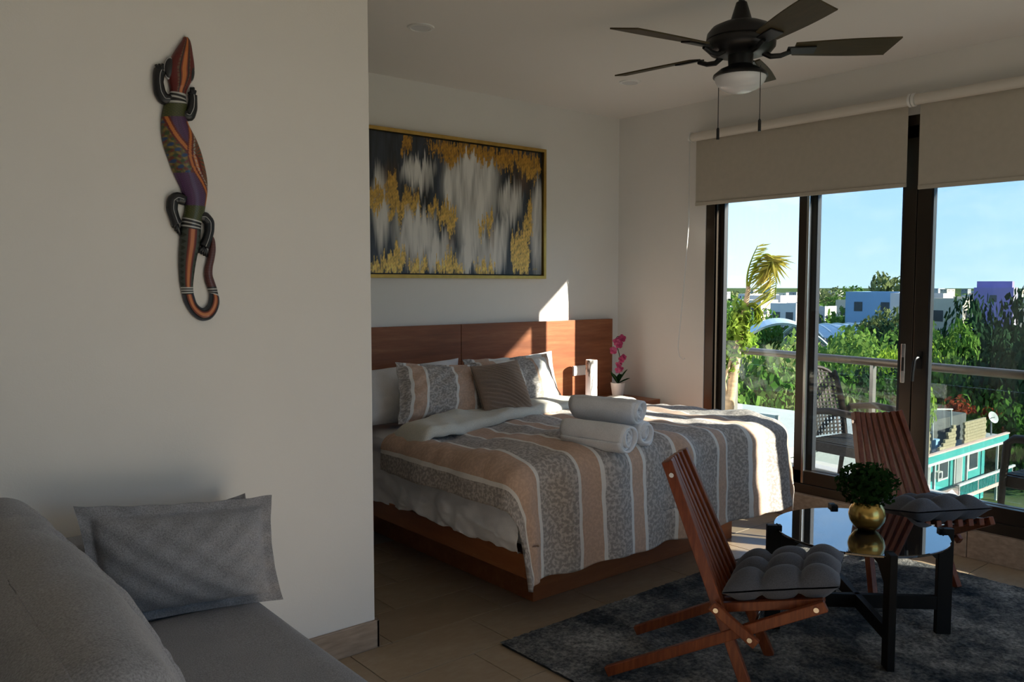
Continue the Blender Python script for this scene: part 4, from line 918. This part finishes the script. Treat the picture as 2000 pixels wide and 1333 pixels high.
# woven plastic armchairs
def plastic_chair(label, loc, ang):
    t = thing('plastic_armchair', label, 'armchair', loc, ang, 'brown plastic armchairs on the balcony')
    # local: faces +X
    def arc(k): return k
    hw_ = .24
    for sy in (-1, 1):
        MB().tube([(.25, sy*.265, 0), (.235, sy*.262, .40), (.215, sy*.265, .62), (.17, sy*.268, .655), (-.02, sy*.268, .665), (-.20, sy*.25, .64), (-.245, sy*.225, .60)], [.017, .022, .024, .026, .026, .024, .02], 10).build('arm', 'plastic_brown', t, smooth=True)
        MB().tube([(-.30, sy*.24, 0), (-.235, sy*.225, .40), (-.27, sy*.22, .70), (-.33, sy*.20, .92)], [.016, .022, .020, .015], 10).build('rear_leg', 'plastic_brown', t, smooth=True)
    MB().box(-.24, .25, -.245, .245, .395, .415).build('seat', 'plastic_brown', t, bevel=.008)
    MB().box(.235, .258, -.25, .25, .33, .415).build('seat_apron', 'plastic_brown', t, bevel=.008)
    for sy in (-1, 1): MB().box(-.24, .24, sy*.245-.01, sy*.245+.01, .34, .415).build('side_apron', 'plastic_brown', t, bevel=.006)
    wv = MB()
    for i in range(13):
        y = -.21+.42*i/12
        wv.bar((.245, y, .418), (-.235, y, .418), .022, .006, (0, 0, 1))
    wv.build('seat_weave', 'plastic_brown', t)
    bw = MB()
    def bp(y, z): 
        f = (z-.40)/.54; return (-.235-.105*f**1.4-.045*(1-(y/.23)**2), y, z)
    top = lambda y: .94-.10*(abs(y)/.22)**3
    for i in range(12):
        y = -.205+.41*i/11; pts = [bp(y, .42+(top(y)-.42)*k/7) for k in range(8)]
        for p, q in zip(pts[:-1], pts[1:]): bw.bar(p, q, .020, .007, (1, 0, 0))
    for j in range(17):
        z = .44+.47*j/16; pts = [bp(-.215+.43*k/8, min(z, top(-.215+.43*k/8))) for k in range(9)]
        for p, q in zip(pts[:-1], pts[1:]): bw.bar(p, q, .009, .016, (1, 0, 0))
    bw.build('back_weave', 'plastic_brown', t)
    rim = [bp(-.225, .42+(top(.225)-.42)*k/5) for k in range(6)]+[bp(y, top(y)+.008) for y in np.linspace(-.2, .2, 9)]+[bp(.225, top(.225)-(top(.225)-.42)*k/5) for k in range(6)]
    MB().tube(rim, .016, 8).build('back_rim', 'plastic_brown', t, smooth=True)
    return t
pc1 = plastic_chair('brown woven plastic armchair on the balcony behind the left door', (6.0, 3.14, BZ), math.radians(-97))
pc2 = plastic_chair('dark plastic armchair on the balcony at the right edge of the photo', (5.86, 1.70, BZ), math.radians(82))

# ------------------------------------------------------------------ young palm in a planter
leafmat('palm_leaf', [(.10, .16, .015), (.26, .30, .03), (.46, .36, .10)], .35, 3.)
plain('palm_trunk', (.42, .29, .17), .8, var=.25, vscale=12, bump=.3, bscale=40, stretch=(1, 1, 4))
pb = far(1412, 865, 7.15); pb = Vector((pb.x, pb.y, BZ))
palm = thing('potted_palm', 'slim young palm with arching yellow-green frond on the balcony', 'palm', pb)
MB().lathe([(.0, 0), (.15, 0), (.19, .32), (.20, .34), (.17, .34), (.16, .30)], 28).build('planter', 'slab_white', palm, smooth=40)
def pp(px, py, r=7.15): return far(px, py, r)-pb
tr_pts = [(0, 0, .28), pp(1420, 815), pp(1428, 760), pp(1437, 700), pp(1446, 645), pp(1456, 600), pp(1462, 560)]
MB().tube(tr_pts, [.052, .047, .043, .038, .030, .024, .018], 12).build('trunk', 'palm_trunk', palm, smooth=True)
MB().tube([pp(1424, 790), pp(1414, 745, 7.1), pp(1432, 690, 7.1), pp(1450, 620, 7.12)], [.012, .014, .012, .008], 8).build('leaf_stalk', 'palm_trunk', palm, smooth=True)
def frond(pts, n, ln, seed, name='frond', droop=.25, up=True):
    r = random.Random(seed); pts = [Vector(p) for p in pts]
    # smooth the rachis
    R = []
    for i in range(len(pts)-1):
        for s in (0, .33, .66): R.append(pts[i].lerp(pts[i+1], s))
    R.append(pts[-1])
    for _ in range(3): R = [R[0]]+[(R[i-1]+2*R[i]+R[i+1])/4 for i in range(1, len(R)-1)]+[R[-1]]
    m = MB(); m.tube(R, [.012*(1-.8*i/len(R)) for i in range(len(R))], 6)
    o = m.build(name, 'palm_leaf', palm, smooth=True); lm = MB()
    for k in range(n):
        s = .12+.86*k/(n-1); x = s*(len(R)-1); i = min(int(x), len(R)-2); p = R[i].lerp(R[i+1], x-i); t = (R[i+1]-R[i]).normalized()
        for sd in (-1, 1):
            side = t.cross(Vector((.6, .8, 0))).normalized()*-1; lat = t.cross(side).normalized()
            d = (t*.55+side*(.95 if sd > 0 else .7)*r.uniform(.7, 1.2)+lat*sd*r.uniform(.1, .6)).normalized(); l_ = ln*r.uniform(.7, 1.15)*(1-.25*abs(s-.45))
            q = p+d*l_*.55; e = p+d*l_+Vector((0, 0, -droop*l_*r.uniform(.2, 1.)))
            wd_ = .013; w_ = d.cross(Vector((.3, .5, .8))).normalized()*wd_
            lm.add([p-w_*.4, p+w_*.4, q+w_, e, q-w_], [(0, 1, 2, 3, 4)])
    lm.build('leaflets', 'palm_leaf', o); return o
frond([pp(1462, 560), pp(1470, 530), pp(1482, 506), pp(1496, 494), pp(1508, 500), pp(1514, 520), pp(1517, 550), pp(1514, 585)], 46, .27, 3, droop=.08)
frond([pp(1460, 570), pp(1458, 540), pp(1466, 510), pp(1480, 480)], 14, .15, 5, droop=.0)
frond([pp(1456, 600), pp(1470, 590), pp(1486, 600), pp(1492, 625)], 14, .14, 8)
leafmat('vine_leaf', [(.06, .13, .02), (.14, .24, .03), (.28, .36, .06)], .35, 4.)
leaf_cluster('side_shoots', palm, pp(1445, 640), (.11, .11, .26), 420, .07, 'vine_leaf', 17, .1)
leaf_cluster('side_shoots', palm, pp(1424, 690), (.09, .10, .20), 260, .065, 'vine_leaf', 18, .1)

# ================================================================== the town below
GZ = -15.0
m, n, b = _new('ground_green'); v = _objcoord(n); f = _noise(n, v, .035, 8, .65); g = _noise(n, v, .3, 4)
c = _ramp(n, f, [(.35, (.025, .05, .018)), (.52, (.05, .085, .03)), (.62, (.10, .11, .06)), (.72, (.22, .21, .18))]); n.links.new(c, b.inputs['Base Color']); b.inputs['Roughness'].default_value = 1; b.inputs['Specular IOR Level'].default_value = 0
gm_ = MB(); rad_ = [0.5]+[8*1.19**k for k in range(38)]
gm_.lathe(rad_ and [(r_, 0.) for r_ in rad_[::-1]], 96, (0, 0, GZ)); gm_.f = [f for f in gm_.f if len(f) == 4]; gm_.build('ground', 'ground_green', struct=True)
# --- trees: a few crowns, copied
def crown_mesh(name, seed, n, lobes, leaf):
    r = np.random.default_rng(seed); V = []
    c = r.normal(size=(lobes, 3)); c /= np.linalg.norm(c, axis=1, keepdims=True); c *= (.35+.35*r.random(lobes))[:, None]; c[:, 2] = np.abs(c[:, 2])*.75-.12
    rad = .26+.20*r.random(lobes); w_ = rad**2/np.sum(rad**2)
    for i in range(lobes):
        k = max(8, int(n*w_[i])); d = r.normal(size=(k, 3)); d /= np.linalg.norm(d, axis=1, keepdims=True)
        P_ = c[i]+d*rad[i]*(.78+.27*r.random((k, 1)))*np.array([1, 1, .85])
        nr = d+r.normal(scale=.55, size=(k, 3)); nr /= np.linalg.norm(nr, axis=1, keepdims=True); t = np.cross(nr, r.normal(size=(k, 3))); t /= np.linalg.norm(t, axis=1, keepdims=True); b_ = np.cross(nr, t); s = leaf*(.6+.8*r.random((k, 1)))
        V.append(np.stack([P_-t*s*.5, P_+b_*s*.33, P_+t*s*.5, P_-b_*s*.33], 1).reshape(-1, 3))
        core = P_[::9]*.0
    V = np.concatenate(V); rx_ = np.percentile(np.hypot(V[:, 0], V[:, 1]), 97); V[:, :2] /= rx_; zl, zh = np.percentile(V[:, 2], 1), np.percentile(V[:, 2], 99.3); V[:, 2] = (V[:, 2]-zl)/(zh-zl)*1.8-.8
    me = bpy.data.meshes.new(name); me.from_pydata(V.tolist(), [], [(4*i, 4*i+1, 4*i+2, 4*i+3) for i in range(len(V)//4)]); me.update(); return me
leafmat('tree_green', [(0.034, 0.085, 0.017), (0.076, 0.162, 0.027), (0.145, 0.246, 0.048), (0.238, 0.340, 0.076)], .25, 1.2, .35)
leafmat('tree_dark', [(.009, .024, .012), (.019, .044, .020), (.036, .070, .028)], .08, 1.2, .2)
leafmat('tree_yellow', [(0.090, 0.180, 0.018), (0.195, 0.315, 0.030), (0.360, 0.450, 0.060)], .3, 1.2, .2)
leafmat('tree_olive', [(0.068, 0.102, 0.034), (0.136, 0.170, 0.060), (0.221, 0.255, 0.102)], .25, 1.2, .3)
leafmat('flame_flower', [(.22, .03, .015), (.34, .07, .03), (.40, .15, .08)], .3, 1.)
plain('bark', (.10, .075, .05), .95)
CR = {}
for kk, (nn, lb, lf) in {'a': (4200, 13, .075), 'b': (4200, 18, .075), 'c': (3600, 10, .08), 'far': (900, 8, .14)}.items():
    CR[kk] = crown_mesh('crown_'+kk, ord(kk[0])+len(kk), nn, lb, lf)
trunk_me = None
_cr_cache = {}
def crown_for(kind, mat):
    if (kind, mat) not in _cr_cache:
        me = CR[kind].copy(); me.materials.clear(); me.materials.append(MATS[mat]); _cr_cache[(kind, mat)] = me
    return _cr_cache[(kind, mat)]
def tree(px, py, r, ztop, rad, kind, mat, label, group=None, rotz=0., name='broadleaf_tree', trunk=True, hfac=1.):
    """tree whose crown top stands at pixel column px, distance r, with crown radius rad; ztop from the sight line"""
    global trunk_me
    p = far(px, py, r); zt = p.z if ztop is None else ztop
    t = thing(name, label, 'tree', (p.x, p.y, GZ), rotz, group)
    h = zt-GZ; ch = rad*hfac
    o = mkobj('crown', crown_for(kind, mat), None, t); o.location = (0, 0, h-ch); o.scale = (rad, rad, ch)
    if trunk:
        if trunk_me is None:
            mm_ = MB(); mm_.tube([(0, 0, 0), (.03, .02, .35), (0, .03, .75), (.05, 0, 1.)], [.05, .04, .035, .015], 7); mm_.tube([(0, .02, .55), (.12, .1, .85)], [.025, .01], 5); mm_.tube([(0, .02, .5), (-.12, .06, .8)], [.025, .01], 5)
            q = mm_.build('trunk', 'bark', t, smooth=True); trunk_me = q.data
        else: q = mkobj('trunk', trunk_me, None, t, True)
        q.scale = (h*.45, h*.45, max(1., h-ch*.75))
    return t
rr = random.Random(12)
G1 = 'trees beyond the balcony'
# named ones first
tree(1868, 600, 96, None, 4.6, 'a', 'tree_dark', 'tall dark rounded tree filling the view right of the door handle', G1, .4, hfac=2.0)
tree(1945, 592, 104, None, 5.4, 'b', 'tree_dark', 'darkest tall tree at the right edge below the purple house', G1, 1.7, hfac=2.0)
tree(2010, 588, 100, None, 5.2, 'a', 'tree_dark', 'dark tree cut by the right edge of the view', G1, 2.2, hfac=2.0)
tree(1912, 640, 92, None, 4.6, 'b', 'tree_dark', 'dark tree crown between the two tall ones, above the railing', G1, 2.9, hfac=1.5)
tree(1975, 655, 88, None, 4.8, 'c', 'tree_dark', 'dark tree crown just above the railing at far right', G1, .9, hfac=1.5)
tree(1818, 668, 88, None, 4.0, 'c', 'tree_yellow', 'bright yellow-green tree right beside the door stile', G1, .2)
tree(1812, 735, 92, None, 3.2, 'a', 'tree_yellow', 'light green tree below the railing next to the teal house', G1, 1.2)
tree(1838, 632, 88, None, 3.4, 'c', 'tree_green', 'mid green tree between the white house and the yellow-green tree', G1, 1.9, hfac=1.5)
ft = tree(1915, 765, 84, None, 5.2, 'b', 'tree_green', 'flame tree with red blossoms behind the teal house', G1, .5)
for i, (px, py, rs) in enumerate(((1868, 788, 1.3), (1852, 800, 1.0), (1884, 800, 1.1), (1935, 808, 1.0), (1905, 850, .9), (1975, 845, 1.0))):
    p = far(px, py, 80)-Vector(ft.location); q = Matrix.Rotation(-.5, 3, 'Z') @ p
    leaf_cluster('blossom', ft, q, (rs*.9, rs*.9, rs*.55), 70, .42, 'flame_flower', 400+i, .2)
tree(1960, 775, 86, None, 4.2, 'a', 'tree_green', 'green tree right of the flame tree', G1, 1.4)
tree(2010, 790, 80, None, 4.2, 'c', 'tree_green', 'green tree at the right edge behind the teal house', G1, 2.6)
tree(1648, 650, 70, None, 4.6, 'a', 'tree_green', 'green tree above the railing in the middle pane, left one', G1, .3)
tree(1702, 655, 66, None, 4.4, 'b', 'tree_green', 'green tree above the railing in the middle pane, right one', G1, .9)
tree(1605, 655, 74, None, 4.6, 'c', 'tree_green', 'green tree at the left of the middle pane above the railing', G1, 2.)
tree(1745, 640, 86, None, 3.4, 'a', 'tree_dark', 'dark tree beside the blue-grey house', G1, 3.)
tree(1738, 690, 52, None, 2.6, 'c', 'tree_yellow', 'light green tree left of the door lock', G1, .6)
tree(1650, 566, 190, None, 8., 'a', 'tree_green', 'broad tree mass on the skyline in the middle pane', G1, .6, hfac=.8)
tree(1612, 566, 200, None, 7., 'b', 'tree_olive', 'olive tree on the skyline left of the broad tree', G1, 1.6, hfac=.8)
tree(1640, 600, 130, None, 7., 'c', 'tree_green', 'green tree below the skyline trees in the middle pane', G1, 2.6)
tree(1690, 596, 120, None, 6., 'b', 'tree_green', 'green tree left of the blue-grey house', G1, .1)
tree(1742, 606, 100, None, 4.6, 'c', 'tree_olive', 'olive tree in front of the blue-grey house', G1, 1.1)
tree(1735, 536, 150, None, 3.6, 'far', 'tree_olive', 'thin wispy tree rising over the blue-grey house', G1, 1., hfac=1.)
tree(1488, 612, 120, None, 4.5, 'a', 'tree_green', 'green tree behind the palm in the open bay', G1, 1.4)
tree(1428, 590, 110, None, 4.5, 'b', 'tree_green', 'green tree at the left of the open bay', G1, 2.)
tree(1436, 645, 70, None, 3.4, 'c', 'tree_yellow', 'sunlit green tree left of the curved shed roof', G1, .7)
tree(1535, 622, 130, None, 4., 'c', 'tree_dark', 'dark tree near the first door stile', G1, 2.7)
tree(1475, 688, 34, None, 3.0, 'b', 'tree_olive', 'pale leafy tree seen through the glass railing, left', G1, .4)
tree(1525, 690, 36, None, 3.2, 'a', 'tree_olive', 'pale leafy tree seen through the glass railing beside the armchair', G1, 1.4)
tree(1430, 700, 33, None, 2.6, 'c', 'tree_green', 'leafy tree through the railing behind the palm trunk', G1, 2.4)
tree(1590, 708, 46, None, 2.8, 'b', 'tree_green', 'green tree through the railing above the armchair', G1, 3.)
tree(1650, 735, 44, None, 2.6, 'a', 'tree_dark', 'dark green tree through the railing by the post', G1, .8)
tree(1730, 720, 48, None, 2.6, 'b', 'tree_dark', 'dark tree through the railing right of the post', G1, 1.8)
tree(1685, 745, 40, None, 2.2, 'c', 'tree_green', 'small green tree just left of the railing post', G1, 2.8)
tree(1615, 868, 30, None, 2.4, 'a', 'tree_yellow', 'bright green bushy tree seen under the plastic armchair', G1, .5, trunk=True)
tree(1680, 890, 31, None, 2.2, 'b', 'tree_green', 'green bushy tree low behind the stick chair', G1, 1.5)
tree(1570, 870, 28, None, 2.2, 'c', 'tree_yellow', 'bright green bush low behind the duvet corner', G1, 2.5)
# canopy farther out, alike trees
for i in range(200):
    px = rr.uniform(1385, 2060) if i < 150 else rr.choice([rr.uniform(1150, 1370), rr.uniform(2100, 2400)]); r = 130*math.exp(rr.uniform(0, 2.4)); z = GZ+rr.uniform(4.5, 8.0)
    p = far(px, 600, r)
    tree(px, 600, r, z, rr.uniform(4, 7.5)*(1+r/900), 'far', rr.choice(['tree_green', 'tree_dark', 'tree_olive', 'tree_green']), 'distant rounded tree past the edge of the photo, out of the view' if i >= 150 else 'distant rounded tree toward the horizon, seen through the %s door pane' % ('left' if px < 1570 else ('middle' if px < 1785 else 'right')), 'distant trees', rr.uniform(0, 6), trunk=False, hfac=.75)
# --- houses
plain('plaster_white', (.50, .48, .45), .9, var=.06, vscale=.5); plain('plaster_cream', (.58, .50, .38), .9, var=.06, vscale=.5); plain('plaster_grey', (.25, .255, .25), .9, var=.08, vscale=.5)
plain('plaster_blue', (.24, .38, .52), .9, var=.05, vscale=.5); plain('plaster_purple', (.24, .20, .44), .9, var=.05, vscale=.5); plain('plaster_lilac', (.50, .42, .52), .9)
plain('plaster_teal', (.03, .27, .25), .85, var=.08, vscale=.4); plain('plaster_pink', (.62, .40, .34), .9); plain('window_dark', (.04, .05, .06), .25); plain('roof_dark', (.085, .085, .08), .9, var=.3, vscale=.7); plain('block_yellow', (.32, .255, .155), .95)
plain('metal_sheet', (.50, .58, .60), .4, .5, var=.1, vscale=.3); plain('pale_roof', (.40, .385, .35), .9, var=.1, vscale=.6); plain('bronze', (.2, .15, .1), .4, .8); plain('sign_blue', (.06, .25, .6), .6)
win_me = None
def house(px, py, r, wx, wy, hz, mat, label, group=None, rot=0., nwin=2, ztop=None, mat2=None, floors=1):
    global win_me
    p = far(px, py, r); top = p.z if ztop is None else ztop
    t = thing('flat_roofed_house', label, 'house', (p.x, p.y, GZ), rot, group)
    z0 = min(0, top-GZ-hz)
    MB().box(-wx/2, wx/2, -wy/2, wy/2, 0, top-GZ-.35).build('walls', mat, t)
    pr = MB()
    for bx in ((-wx/2, wx/2, -wy/2, -wy/2+.2), (-wx/2, wx/2, wy/2-.2, wy/2), (-wx/2, -wx/2+.2, -wy/2+.2, wy/2-.2), (wx/2-.2, wx/2, -wy/2+.2, wy/2-.2)): pr.box(*bx, top-GZ-.35, top-GZ)
    pr.build('parapet', mat2 or mat, t)
    for fl_ in range(floors):
        for i in range(nwin):
            for face in (0, 1):
                span = wx if face == 0 else wy; u = -span/2+span*(i+.5)/nwin; z = top-GZ-1.9-fl_*3.
                if win_me is None: q = MB().box(-.55, .55, -.05, .05, -.6, .6).build('window', 'window_dark', t); win_me = q.data
                else: q = mkobj('window', win_me, None, t)
                if face == 0: q.location = (u, -wy/2, z)
                else: q.location = (-wx/2, u, z); q.rotation_euler = (0, 0, PI/2)
    return t
for (hx_, hy_, hr_, hw_, mt_, lb_) in ((1512, 577, 170, 9, 'plaster_white', 'white house beside the drooping palm frond'), (1545, 592, 130, 5, 'plaster_white', 'white house touching the first door stile, left side'), (1478, 586, 150, 6, 'plaster_cream', 'cream house left of the palm frond'), (1602, 598, 130, 4, 'plaster_white', 'small white house just right of the first door stile'), (1682, 586, 150, 7, 'plaster_cream', 'cream house with white parapet left of the blue-grey block'), (1700, 600, 120, 2.6, 'plaster_pink', 'small reddish house below the cream house'), (1885, 580, 200, 10, 'plaster_cream', 'long low cream house left of the purple house')):
    house(hx_, hy_, hr_, hw_, hw_*.8, 6, mt_, lb_, 'houses in the town', .1, 2)
house(1727, 570, 118, 6.5, 7, 9, 'plaster_blue', 'blue-grey block with white trim left of the door stile', rot=.0, nwin=2)
house(1800, 573, 112, 3.6, 6, 9, 'plaster_white', 'tall white house right beside the door stile', nwin=1, rot=.1)
house(1842, 583, 104, 3.2, 5, 8, 'plaster_cream', 'cream block of the white house above the dark trees', nwin=1, rot=.1)
ph = house(1945, 562, 170, 7.0, 6, 9, 'plaster_purple', 'purple house with a lilac side on the skyline', nwin=1, rot=.25)
zt_p = far(1945, 562, 170).z-GZ
MB().box(-1.4, 2.6, -2.6, 2.8, zt_p-.3, zt_p+1.1).build('roof_storey', 'plaster_purple', ph)
MB().box(-3.5, 3.5, -3.06, -3.0, 0, zt_p).build('side_wall', 'plaster_lilac', ph)
hr = random.Random(33)
for i in range(90):
    px = hr.uniform(1395, 2040); r = 150*math.exp(hr.uniform(0, 2.2)); zt_h = GZ+hr.uniform(6, 10) if r < 500 else GZ+hr.uniform(7, 12.5)
    mt_ = hr.choice(['plaster_white', 'plaster_white', 'plaster_cream', 'plaster_grey', 'plaster_white', 'plaster_pink']); pn_ = 'left' if px < 1570 else ('middle' if px < 1785 else 'right')
    house(px, 600, r, hr.uniform(6, 14), hr.uniform(6, 12), 6, mt_, 'small %s flat-roofed house far off, seen through the %s door pane' % (mt_[8:], pn_), 'distant houses', hr.uniform(-.3, .3), nwin=2, ztop=zt_h)
# sheds with curved metal roofs
def shed(cx, cy, ax, ln, span, ze, rise, label):
    t = thing('curved_roof_shed', label, 'shed', (cx, cy, GZ), ax, 'metal sheds')
    def fn(U, V): a = (U*2-1); return np.stack([a*span/2, (V-.5)*ln, ze-GZ+rise*(1-a*a)], 1)
    o = grid('roof_sheet', fn, 25, 2, 'metal_sheet', t); sm = o.modifiers.new('t', 'SOLIDIFY'); sm.thickness = .15
    for k in range(9):
        y = (k/8-.5)*ln; rb = MB(); rb.tube([(a*span/2, y, ze-GZ+rise*(1-a*a)+.06) for a in np.linspace(-1, 1, 17)], .10, 5); rb.build('rib', 'metal_sheet', t)
    for s in (-1, 1):
        for k in range(5): MB().box(s*span/2-.15, s*span/2+.15, (k/4-.5)*ln*.96-.15, (k/4-.5)*ln*.96+.15, 0, ze-GZ).build('column', 'plaster_grey', t)
    return t
p = far(1524, 655, 88); shed(p.x, p.y, math.radians(-55), 10, 8.0, p.z-.6, 2.0, 'pale curved metal shed roof left of the first door stile')
p = far(1660, 640, 105); shed(p.x, p.y, math.radians(60), 12, 9, p.z-.9, 1.3, 'long pale metal shed roof among trees in the middle pane')
# grey neighbour roof terrace below the balcony (seen through the railing, left)
nb = thing('neighbour_roof', 'grey flat-roofed building right below the balcony', 'building', far(1600, 900, 24).xy.to_3d()+Vector((0, 0, GZ)))
q = far(1600, 810, 27).z-GZ
MB().box(-5.5, 2.5, -.6, 8.5, 0, q-.25).build('walls', 'plaster_grey', nb); MB().box(-5.7, 2.7, -.8, 8.7, q-.25, q).build('roof_slab', 'pale_roof', nb)
bn = thing('banner', 'white banner with blue and green print on the neighbouring roof', 'banner', far(1478, 850, 16))
MB().box(-.02, .02, -.45, .45, -.4, .42).build('cloth', 'plaster_white', bn); 
for (y0, y1, z0, z1, mt_) in ((-.40, .1, .05, .22, 'sign_blue'), (.12, .36, -.02, .10, 'tree_green'), (-.3, .2, -.22, -.17, 'sign_blue')): MB().box(-.026, -.02, y0, y1, z0, z1).build('print', mt_, bn)
MB().box(-.03, .03, .40, .46, GZ-bn.location.z, .42).build('pole', 'plaster_grey', bn)
MB().box(-.03, .03, -.46, -.40, GZ-bn.location.z, .42).build('pole', 'plaster_grey', bn)

# --- teal house with outside gallery
YF = 24.8; HX0, HX1 = 49.0, 70.2; HZ1 = -9.6
th_ = thing('teal_house', 'teal two-storey house with white trim and outside gallery', 'house', ((HX0+HX1)/2, YF, GZ)); T0 = Vector(th_.location)
def hp(name, mat, x0, x1, y0, y1, z0, z1, parent=None, **k):
    return MB().box(x0-T0.x, x1-T0.x, y0-T0.y, y1-T0.y, z0-T0.z, z1-T0.z).build(name, mat, parent or th_, **k)
hp('walls', 'plaster_teal', HX0, HX1-1.4, YF+.6, YF+6.5, GZ, -10.3)
hp('roof_slab', 'pale_roof', HX0, HX1, YF-.5, YF+6.6, -10.3, -10.12)
hp('fascia', 'plaster_teal', HX0, HX1, YF-.55, YF-.45, -10.55, -9.95); hp('fascia_trim', 'plaster_white', HX0, HX1, YF-.62, YF-.55, -10.62, -10.45); hp('fascia_cap', 'plaster_pink', HX0, HX1, YF-.62, YF-.35, -9.95, -9.85)
hp('gallery_floor', 'plaster_pink', 58.5, HX1, YF-1.1, YF+.6, -13.45, -13.2)
for k in range(40):
    x = 60.2+k*.245; hp('baluster', 'plaster_white' if k % 13 == 0 else 'plaster_teal', x, x+.07, YF-1.05, YF-.98, -13.2, -12.45)
hp('gallery_rail', 'plaster_white', 60.0, HX1, YF-1.10, YF-.93, -12.45, -12.30)
for (xa, w_, za, zb, kind) in ((55.4, 1.7, -12.6, -10.95, 'window'), (58.0, 1.0, -13.1, -11.0, 'door'), (60.6, 1.3, -12.3, -11.0, 'window'), (63.3, 1.0, -13.0, -10.9, 'door'), (65.7, 1.4, -12.3, -10.95, 'window')):
    f_ = hp(kind+'_trim', 'plaster_white', xa-.18, xa+w_+.18, YF+.50, YF+.60, za-.15, zb+.18)
    hp(kind, 'window_dark' if kind == 'window' else 'plaster_grey', xa, xa+w_, YF+.46, YF+.50, za, zb, f_)
for x in (57.7, 63.0, 68.6): hp('column', 'plaster_white', x, x+.14, YF-.4, YF-.25, GZ if x > 60 else -13.2, -10.3)
ac = hp('air_conditioner', 'plaster_white', 59.6, 60.3, YF+.15, YF+.5, -12.1, -11.6); hp('fan_grille', 'window_dark', 59.72, 60.1, YF+.13, YF+.15, -12.05, -11.65, ac)
br_me = None
def block_wall(x0, x1, y, z0, z1, step=False):
    global br_me
    rows = max(1, int((z1-z0)/.22)); cols = max(1, int((x1-x0)/.42))
    for r_ in range(rows):
        for c_ in range(cols):
            if step and c_ < cols*(r_/rows)*.8: continue
            if br_me is None: o = MB().box(0, .40, 0, .16, 0, .20).build('block', 'block_yellow', th_); br_me = o.data
            else: o = mkobj('block', br_me, None, th_)
            o.location = Vector((x0+c_*.42+(.12 if r_ % 2 else 0), y, z0+r_*.22))-T0
block_wall(52.0, 57.2, YF-.3, -9.85, -8.1); block_wall(58.6, 61.4, YF-.3, -9.85, -8.1, True); block_wall(62.6, 66.4, YF-.3, -9.85, -8.3)
hp('roof_shed', 'roof_dark', 57.3, 66.6, YF+1.2, YF+5.5, -10.1, -8.2); hp('roof_shed', 'roof_dark', 52.2, 57.0, YF+1.5, YF+5, -10.1, -8.4)
wt = hp('water_tank', 'window_dark', 57.6, 58.6, YF+.2, YF+1.1, -10.1, -8.6, bevel=.1); hp('barrel', 'plaster_blue', 58.9, 59.5, YF+.1, YF+.7, -10.1, -9.2)
for (px, pt_, pb_) in ((1804, 768, 830), (1858, 800, 860), (1822, 800, 860)):
    a, b_ = ony(px, pt_, YF+.1)-T0, ony(px, pb_, YF+.1)-T0; MB().tube([a, b_], .06, 6).build('mast', 'plaster_white', th_)
MB().tube([ony(1820, 800, YF+.1)-T0, ony(1860, 800, YF+.1)-T0], .06, 6).build('mast_bar', 'plaster_white', th_)
MB().tube([Vector((52, YF-1.8, -13.7))-T0, Vector((58.4, YF-1.3, -13.2))-T0], .9, 4).build('lean_to_roof', 'pale_roof', th_)
dish = thing('satellite_dish', 'white satellite dish on the roof of the teal house', 'satellite dish', ony(1936, 842, YF+.2))
m = MB(); m.lathe([(a_*.52, b_*.52) for a_, b_ in ((.02, 0), (.4, .06), (.75, .2), (.9, .32), (.86, .32), (.4, .10), (.02, .04))], 24); o = m.build('dish', 'plaster_white', dish, smooth=40); o.rotation_euler = (math.radians(65), 0, math.radians(-20)); o.location = (0, 0, 1.0)
MB().tube([(0, 0, -.3), (.05, .05, 1.0)], .06, 8).build('mast', 'plaster_grey', dish)
MB().tube([(.05, .05, 1.0), (-.25, -.3, 1.1)], .03, 6).build('feed_arm', 'plaster_grey', dish)
